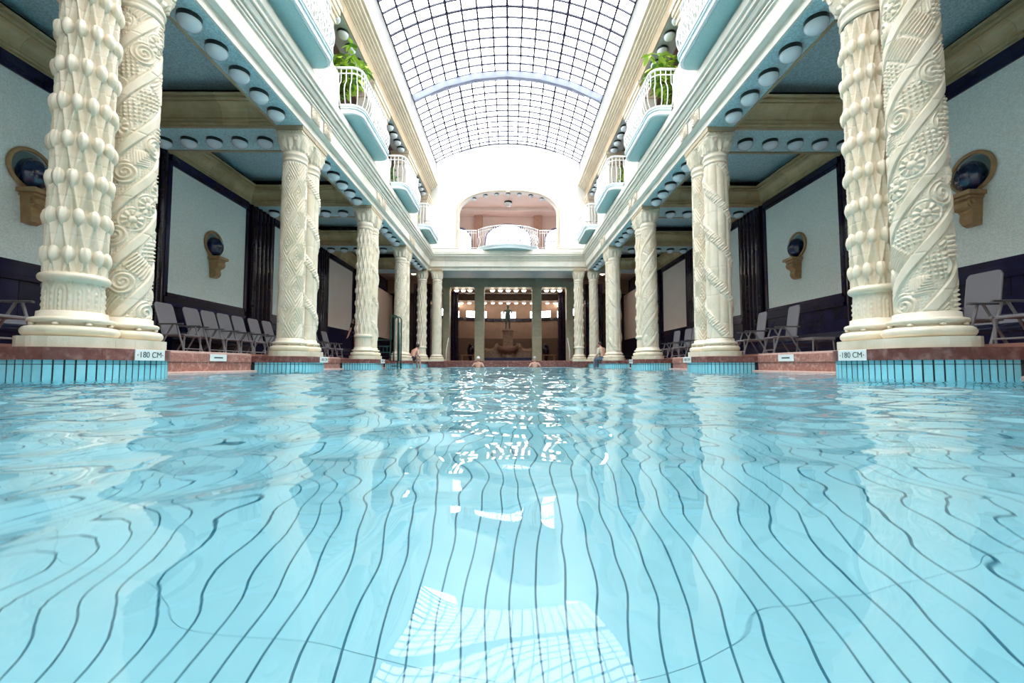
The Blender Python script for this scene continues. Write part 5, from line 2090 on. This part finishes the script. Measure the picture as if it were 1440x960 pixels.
# ------------------------------------------------------------------ depth signs
def text_mesh(txt, size):
    cu = bpy.data.curves.new('lettering', 'FONT')
    cu.body = txt
    cu.size = size
    cu.align_x = 'CENTER'
    cu.align_y = 'CENTER'
    cu.extrude = 0.001
    o = bpy.data.objects.new('tmp', cu)
    COL.objects.link(o)
    dg = bpy.context.evaluated_depsgraph_get()
    me = bpy.data.meshes.new_from_object(o.evaluated_get(dg))
    bpy.data.objects.remove(o)
    me.name = 'lettering'
    me.materials.clear()
    # one mesh per character
    vs = [tuple(v.co) for v in me.vertices]
    par = list(range(len(vs)))

    def root(i):
        while par[i] != i:
            par[i] = par[par[i]]
            i = par[i]
        return i
    for ed in me.edges:
        par[root(ed.vertices[0])] = root(ed.vertices[1])
    groups = {}
    for f in me.polygons:
        groups.setdefault(root(f.vertices[0]), []).append(list(f.vertices))
    out = []
    for fs in groups.values():
        ids = sorted(set(i for f in fs for i in f))
        ix = {i: k for k, i in enumerate(ids)}
        m2 = fast_mesh('letter', [vs[i] for i in ids], [tuple(ix[i] for i in f) for f in fs])
        m2.materials.append(M_INK)
        out.append(m2)
    bpy.data.meshes.remove(me)
    return out


T180 = text_mesh('180 CM', 0.098)


def sign(x, y, z, s, w, h, label, text):
    t = thing('depth_sign', label, 'sign', (x, y, z))
    pl_ = MB().bevbox(min(0, -s * 0.012), max(0, -s * 0.012), -w / 2, w / 2, -h / 2, h / 2, 0.003).build('plate', M_SIGN, t)
    rot = (pi / 2, 0, pi / 2) if s < 0 else (pi / 2, 0, -pi / 2)
    if text:
        for gl in T180:
            link('letter', gl, pl_, None, (-s * 0.0135, 0, 0), rot)
        for q in (-1, 1):
            MB().ball((-s * 0.012, q * (w / 2 - 0.035), 0), 0.004, 0.009, 0.009, 8, 4).build('screw', M_OCHRE, pl_)
    else:
        MB().box(min(-s * 0.012, -s * 0.0135), max(-s * 0.012, -s * 0.0135), -w * 0.26, w * 0.26, -0.012, 0.012).build('lettering_line', M_INK, pl_)
    return t


fx = CX - 0.47
for s in (-1, 1):
    sign(s * fx, ya(1) + 0.46, 0.272, s, 0.42, 0.13, 'white depth sign reading 180 CM on the nearest %s plinth' % SIDE[s], True)
    sign(s * fx, ya(2) + SP + 0.02, 0.272, s, 0.42, 0.13, 'white depth sign reading 180 CM on the second %s plinth' % SIDE[s], True)
    sign(s * fx, ya(3) + SP + 0.02, 0.272, s, 0.42, 0.13, 'white depth sign reading 180 CM on the third %s plinth' % SIDE[s], True)
    sign(s * (EDGE - 0.004), 7.75 if s < 0 else 7.85, 0.285, s, 0.44, 0.125, 'white notice with one dark line on the %s pool edge, first bay' % SIDE[s], False)
    sign(s * (EDGE - 0.004), 12.0, 0.285, s, 0.44, 0.125, 'white notice with one dark line on the %s pool edge, second bay' % SIDE[s], False)

# ------------------------------------------------------------------ pool ladder
lt = thing('pool_ladder', 'dark green railed steps leading into the pool before the fourth left columns', 'ladder', (-4.7, 17.0, 0))
for yy in (-0.05, 0.45):
    h = MB()
    pts = [(0.28, yy, -0.6), (0.28, yy, 2.0)] + [(0.13 + 0.15 * cos(a), yy, 2.0 + 0.15 * sin(a)) for a in [pi * i / 8 for i in range(1, 8)]] + [(-0.02, yy, 2.0), (-0.02, yy, 0.30)]
    h.tube(pts, 0.028, 8)
    h.build('handrail', M_GREENPIPE, lt, smooth=True)
MB().tube([(0.33, -0.10, 1.85), (0.33, -0.10, 0.30)], 0.045, 8).build('post', M_GREENPIPE, lt, smooth=True)
for z in (0.10, -0.2, -0.5):
    MB().box(0.02, 0.30, -0.05, 0.45, z - 0.02, z + 0.02).build('tread', M_GREENPIPE, lt)
for z in (1.15, 0.9, 0.65):
    MB().tube([(-0.02, -0.05, z), (-0.62, -0.05, z)], 0.018, 6).build('rail', M_GREENPIPE, lt)
MB().tube([(-0.62, -0.05, 1.15), (-0.62, -0.05, DECK)], 0.02, 6).build('post', M_GREENPIPE, lt)
for i in range(3):
    MB().tube([(-0.16 - 0.15 * i, -0.05, 0.9), (-0.16 - 0.15 * i, -0.05, 0.65)], 0.012, 5).build('rail', M_GREENPIPE, lt)
# far handrails beside the engaged piers and tables under the apse
for s in (-1, 1):
    t = thing('handrail', 'steel stair handrail beside the %s engaged pier at the far end' % SIDE[s], 'handrail', (s * 3.55, 24.6, DECK))
    MB().tube([(0, -0.5, 0), (0, -0.5, 0.55), (0, 0.4, 1.35), (0, 0.9, 1.35), (0, 0.9, 0)], 0.022, 6).build('rail', M_WHITEMETAL, t, smooth=True)
    t = thing('side_table', 'small pale bench under the apse wall, %s of the fountain' % SIDE[s], 'bench', (s * 2.85, 29.5, DECK))
    MB().bevbox(-0.5, 0.5, -0.2, 0.2, 0.40, 0.48, 0.01).build('top', M_STONEFOUNT, t)
    for q in (-1, 1):
        MB().box(q * 0.38 - 0.06, q * 0.38 + 0.06, -0.16, 0.16, 0.0, 0.40).build('leg', M_STONEFOUNT, t)
    t = thing('wall_niche_urn', 'dark urn standing behind the pale bench, %s of the fountain' % SIDE[s], 'urn', (s * 2.75, 30.6, DECK))
    MB().lathe([(0.14, 0), (0.16, 0.06), (0.09, 0.16), (0.22, 0.5), (0.27, 0.85), (0.20, 1.08), (0.10, 1.12)], 18).build('body', M_NAVYTRIM, t, smooth=True)
    MB().lathe([(0.15, 1.1), (0.18, 1.14), (0.15, 1.2), (0.06, 1.3), (0.01, 1.34)], 18).build('lid', M_NAVYTRIM, t, smooth=True)


# ------------------------------------------------------------------ plants on the balconies
def leaf_mesh(L, w, m_, droop=0.25):
    n = 6
    P = []
    for i in range(n + 1):
        u = i / n
        ww = w * math.sin(pi * min(1, u * 0.92 + 0.06)) ** 0.8
        z = -droop * L * u * u
        P += [(L * u, -ww, z + 0.012 * w), (L * u, 0, z), (L * u, ww, z + 0.012 * w)]
    F4 = []
    for i in range(n):
        F4 += [(3 * i, 3 * i + 3, 3 * i + 4, 3 * i + 1), (3 * i + 1, 3 * i + 4, 3 * i + 5, 3 * i + 2)]
    me = fast_mesh('leaf', P, F4, True)
    me.materials.append(m_)
    return me


LV = [leaf_mesh(0.25, 0.055, M_LEAFLIGHT), leaf_mesh(0.22, 0.05, M_LEAFDARK), leaf_mesh(0.27, 0.058, M_LEAFLIGHT, 0.4)]


def big_plant(loc, label, tips, seed):
    r = random.Random(seed)
    t = thing('potted_shrub', label, 'plant', loc)
    MB().lathe([(0.14, 0), (0.20, 0.36), (0.22, 0.36), (0.22, 0.40), (0.18, 0.40)], 18).build('pot', M_POT, t)
    count = 0
    for tx, ty, tz in tips:
        pts = [Vector((0, 0, 0.38)), Vector((tx * 0.25, ty * 0.25, 0.38 + (tz - 0.38) * 0.55)), Vector((tx * 0.7, ty * 0.7, 0.38 + (tz - 0.38) * 0.9)), Vector((tx, ty, tz))]
        MB().tube(pts, [0.014, 0.011, 0.008, 0.005], 5).build('stem', M_STEM, t)
        for q in range(4):
            f = 0.45 + 0.55 * q / 3
            b = pts[1].lerp(pts[3], (f - 0.45) / 0.55) if f > 0.45 else pts[1]
            az0 = r.uniform(0, 2 * pi)
            for k in range(5):
                if count > 280:
                    break
                count += 1
                az = az0 + 2 * pi * k / 5
                me = LV[r.choice([0, 0, 1, 2])] if tz > 1.4 else LV[r.choice([1, 1, 0])]
                s_ = r.uniform(0.8, 1.25)
                link('leaf', me, t, None, tuple(b + Vector((r.uniform(-.04, .04), r.uniform(-.04, .04), r.uniform(-.03, .03)))), (r.uniform(-0.4, 0.4), r.uniform(-0.1, 0.6), az), (s_, s_, s_))
    return t


yb2 = ya(2) + SP + (DY - SP) / 2 - 1.0


def tips_for(s, n, seed):
    r = random.Random(seed)
    out = []
    for i in range(n):
        a = r.uniform(0, 2 * pi)
        d = r.uniform(0.1, 0.5)
        out.append((d * cos(a) - s * 0.42, d * sin(a) - 0.12, r.uniform(1.25, 2.1)))
    return out


big_plant((-4.72, yb2 + 0.40, GF + 0.005), 'leafy bright green shrub rising above the second left balcony', tips_for(-1, 14, 3), 1)
big_plant((4.72, yb2 + 0.40, GF + 0.005), 'leafy bright green shrub rising above the second right balcony', tips_for(1, 14, 8), 2)


def bush(loc, label, h, w, light, seed, name='potted_bush'):
    r = random.Random(seed)
    t = thing(name, label, 'plant', loc)
    MB().lathe([(0.13, 0), (0.19, 0.32), (0.21, 0.32), (0.21, 0.36), (0.17, 0.36)], 16).build('pot', M_POT, t)
    m = MB()
    for i in range(240):
        a = r.uniform(0, 2 * pi)
        d = w * math.sqrt(r.random())
        z = r.uniform(0.36, h)
        L = r.uniform(0.10, 0.18)
        az = r.uniform(0, 2 * pi)
        el = r.uniform(-0.5, 0.9)
        b = Vector((d * cos(a), d * sin(a), z))
        dv = Vector((cos(az) * cos(el), sin(az) * cos(el), sin(el)))
        sv = dv.cross(Vector((0, 0, 1))).normalized() * 0.028
        m.add([b, b + dv * L * 0.5 + sv, b + dv * L, b + dv * L * 0.5 - sv], [(0, 1, 2, 3)])
    m.build('foliage', M_LEAFLIGHT if light else M_LEAFDARK, t, kind='stuff')
    MB().tube([(0, 0, 0.3), (0, 0, h * 0.8)], 0.012, 5).build('stem', M_STEM, t)
    return t


yb3 = ya(3) + SP + (DY - SP) / 2
yb4 = ya(4) + SP + (DY - SP) / 2
bush((-4.72, yb2 + 1.1, GF + 0.005), 'small dark green potted plant behind the second left balcony railing', 0.8, 0.22, False, 21)
bush((4.70, yb2 + 1.1, GF + 0.005), 'small dark green potted plant behind the second right balcony railing', 0.6, 0.2, False, 22)
bush((-4.72, yb3 - 0.72, GF + 0.005), 'dense dark green bush inside the third left balcony', 1.0, 0.42, False, 23)
bush((4.70, yb3 - 0.75, GF + 0.005), 'yellow-green bush inside the third right balcony', 1.1, 0.40, True, 24)
bush((4.72, yb3 + 0.15, GF + 0.005), 'dark bush behind the yellow-green one in the third right balcony', 0.95, 0.36, False, 25)
bush((-4.72, yb4 - 0.6, GF + 0.005), 'small yellow-green plant inside the far left balcony', 0.9, 0.3, True, 26)
bush((4.72, yb4 - 0.7, GF + 0.005), 'small dark plant inside the far right balcony', 0.8, 0.3, False, 27)
t = thing('spiky_plant', 'spiky green plant topping the third left balcony railing', 'plant', (-4.72, yb3 + 0.1, GF + 0.005))
MB().lathe([(0.12, 0), (0.17, 0.8), (0.19, 0.8), (0.15, 0.85)], 16).build('pot', M_POT, t)
sl = leaf_mesh(0.5, 0.03, M_LEAFDARK, 0.3)
for i in range(16):
    link('leaf', sl, t, None, (0, 0, 0.83), (0, -radians(random.uniform(25, 75)), 2 * pi * i / 16))

print('objects', len(bpy.data.objects), 'tris', sum(len(o.data.loops) - 2 * len(o.data.polygons) for o in bpy.data.objects if o.type == 'MESH'))
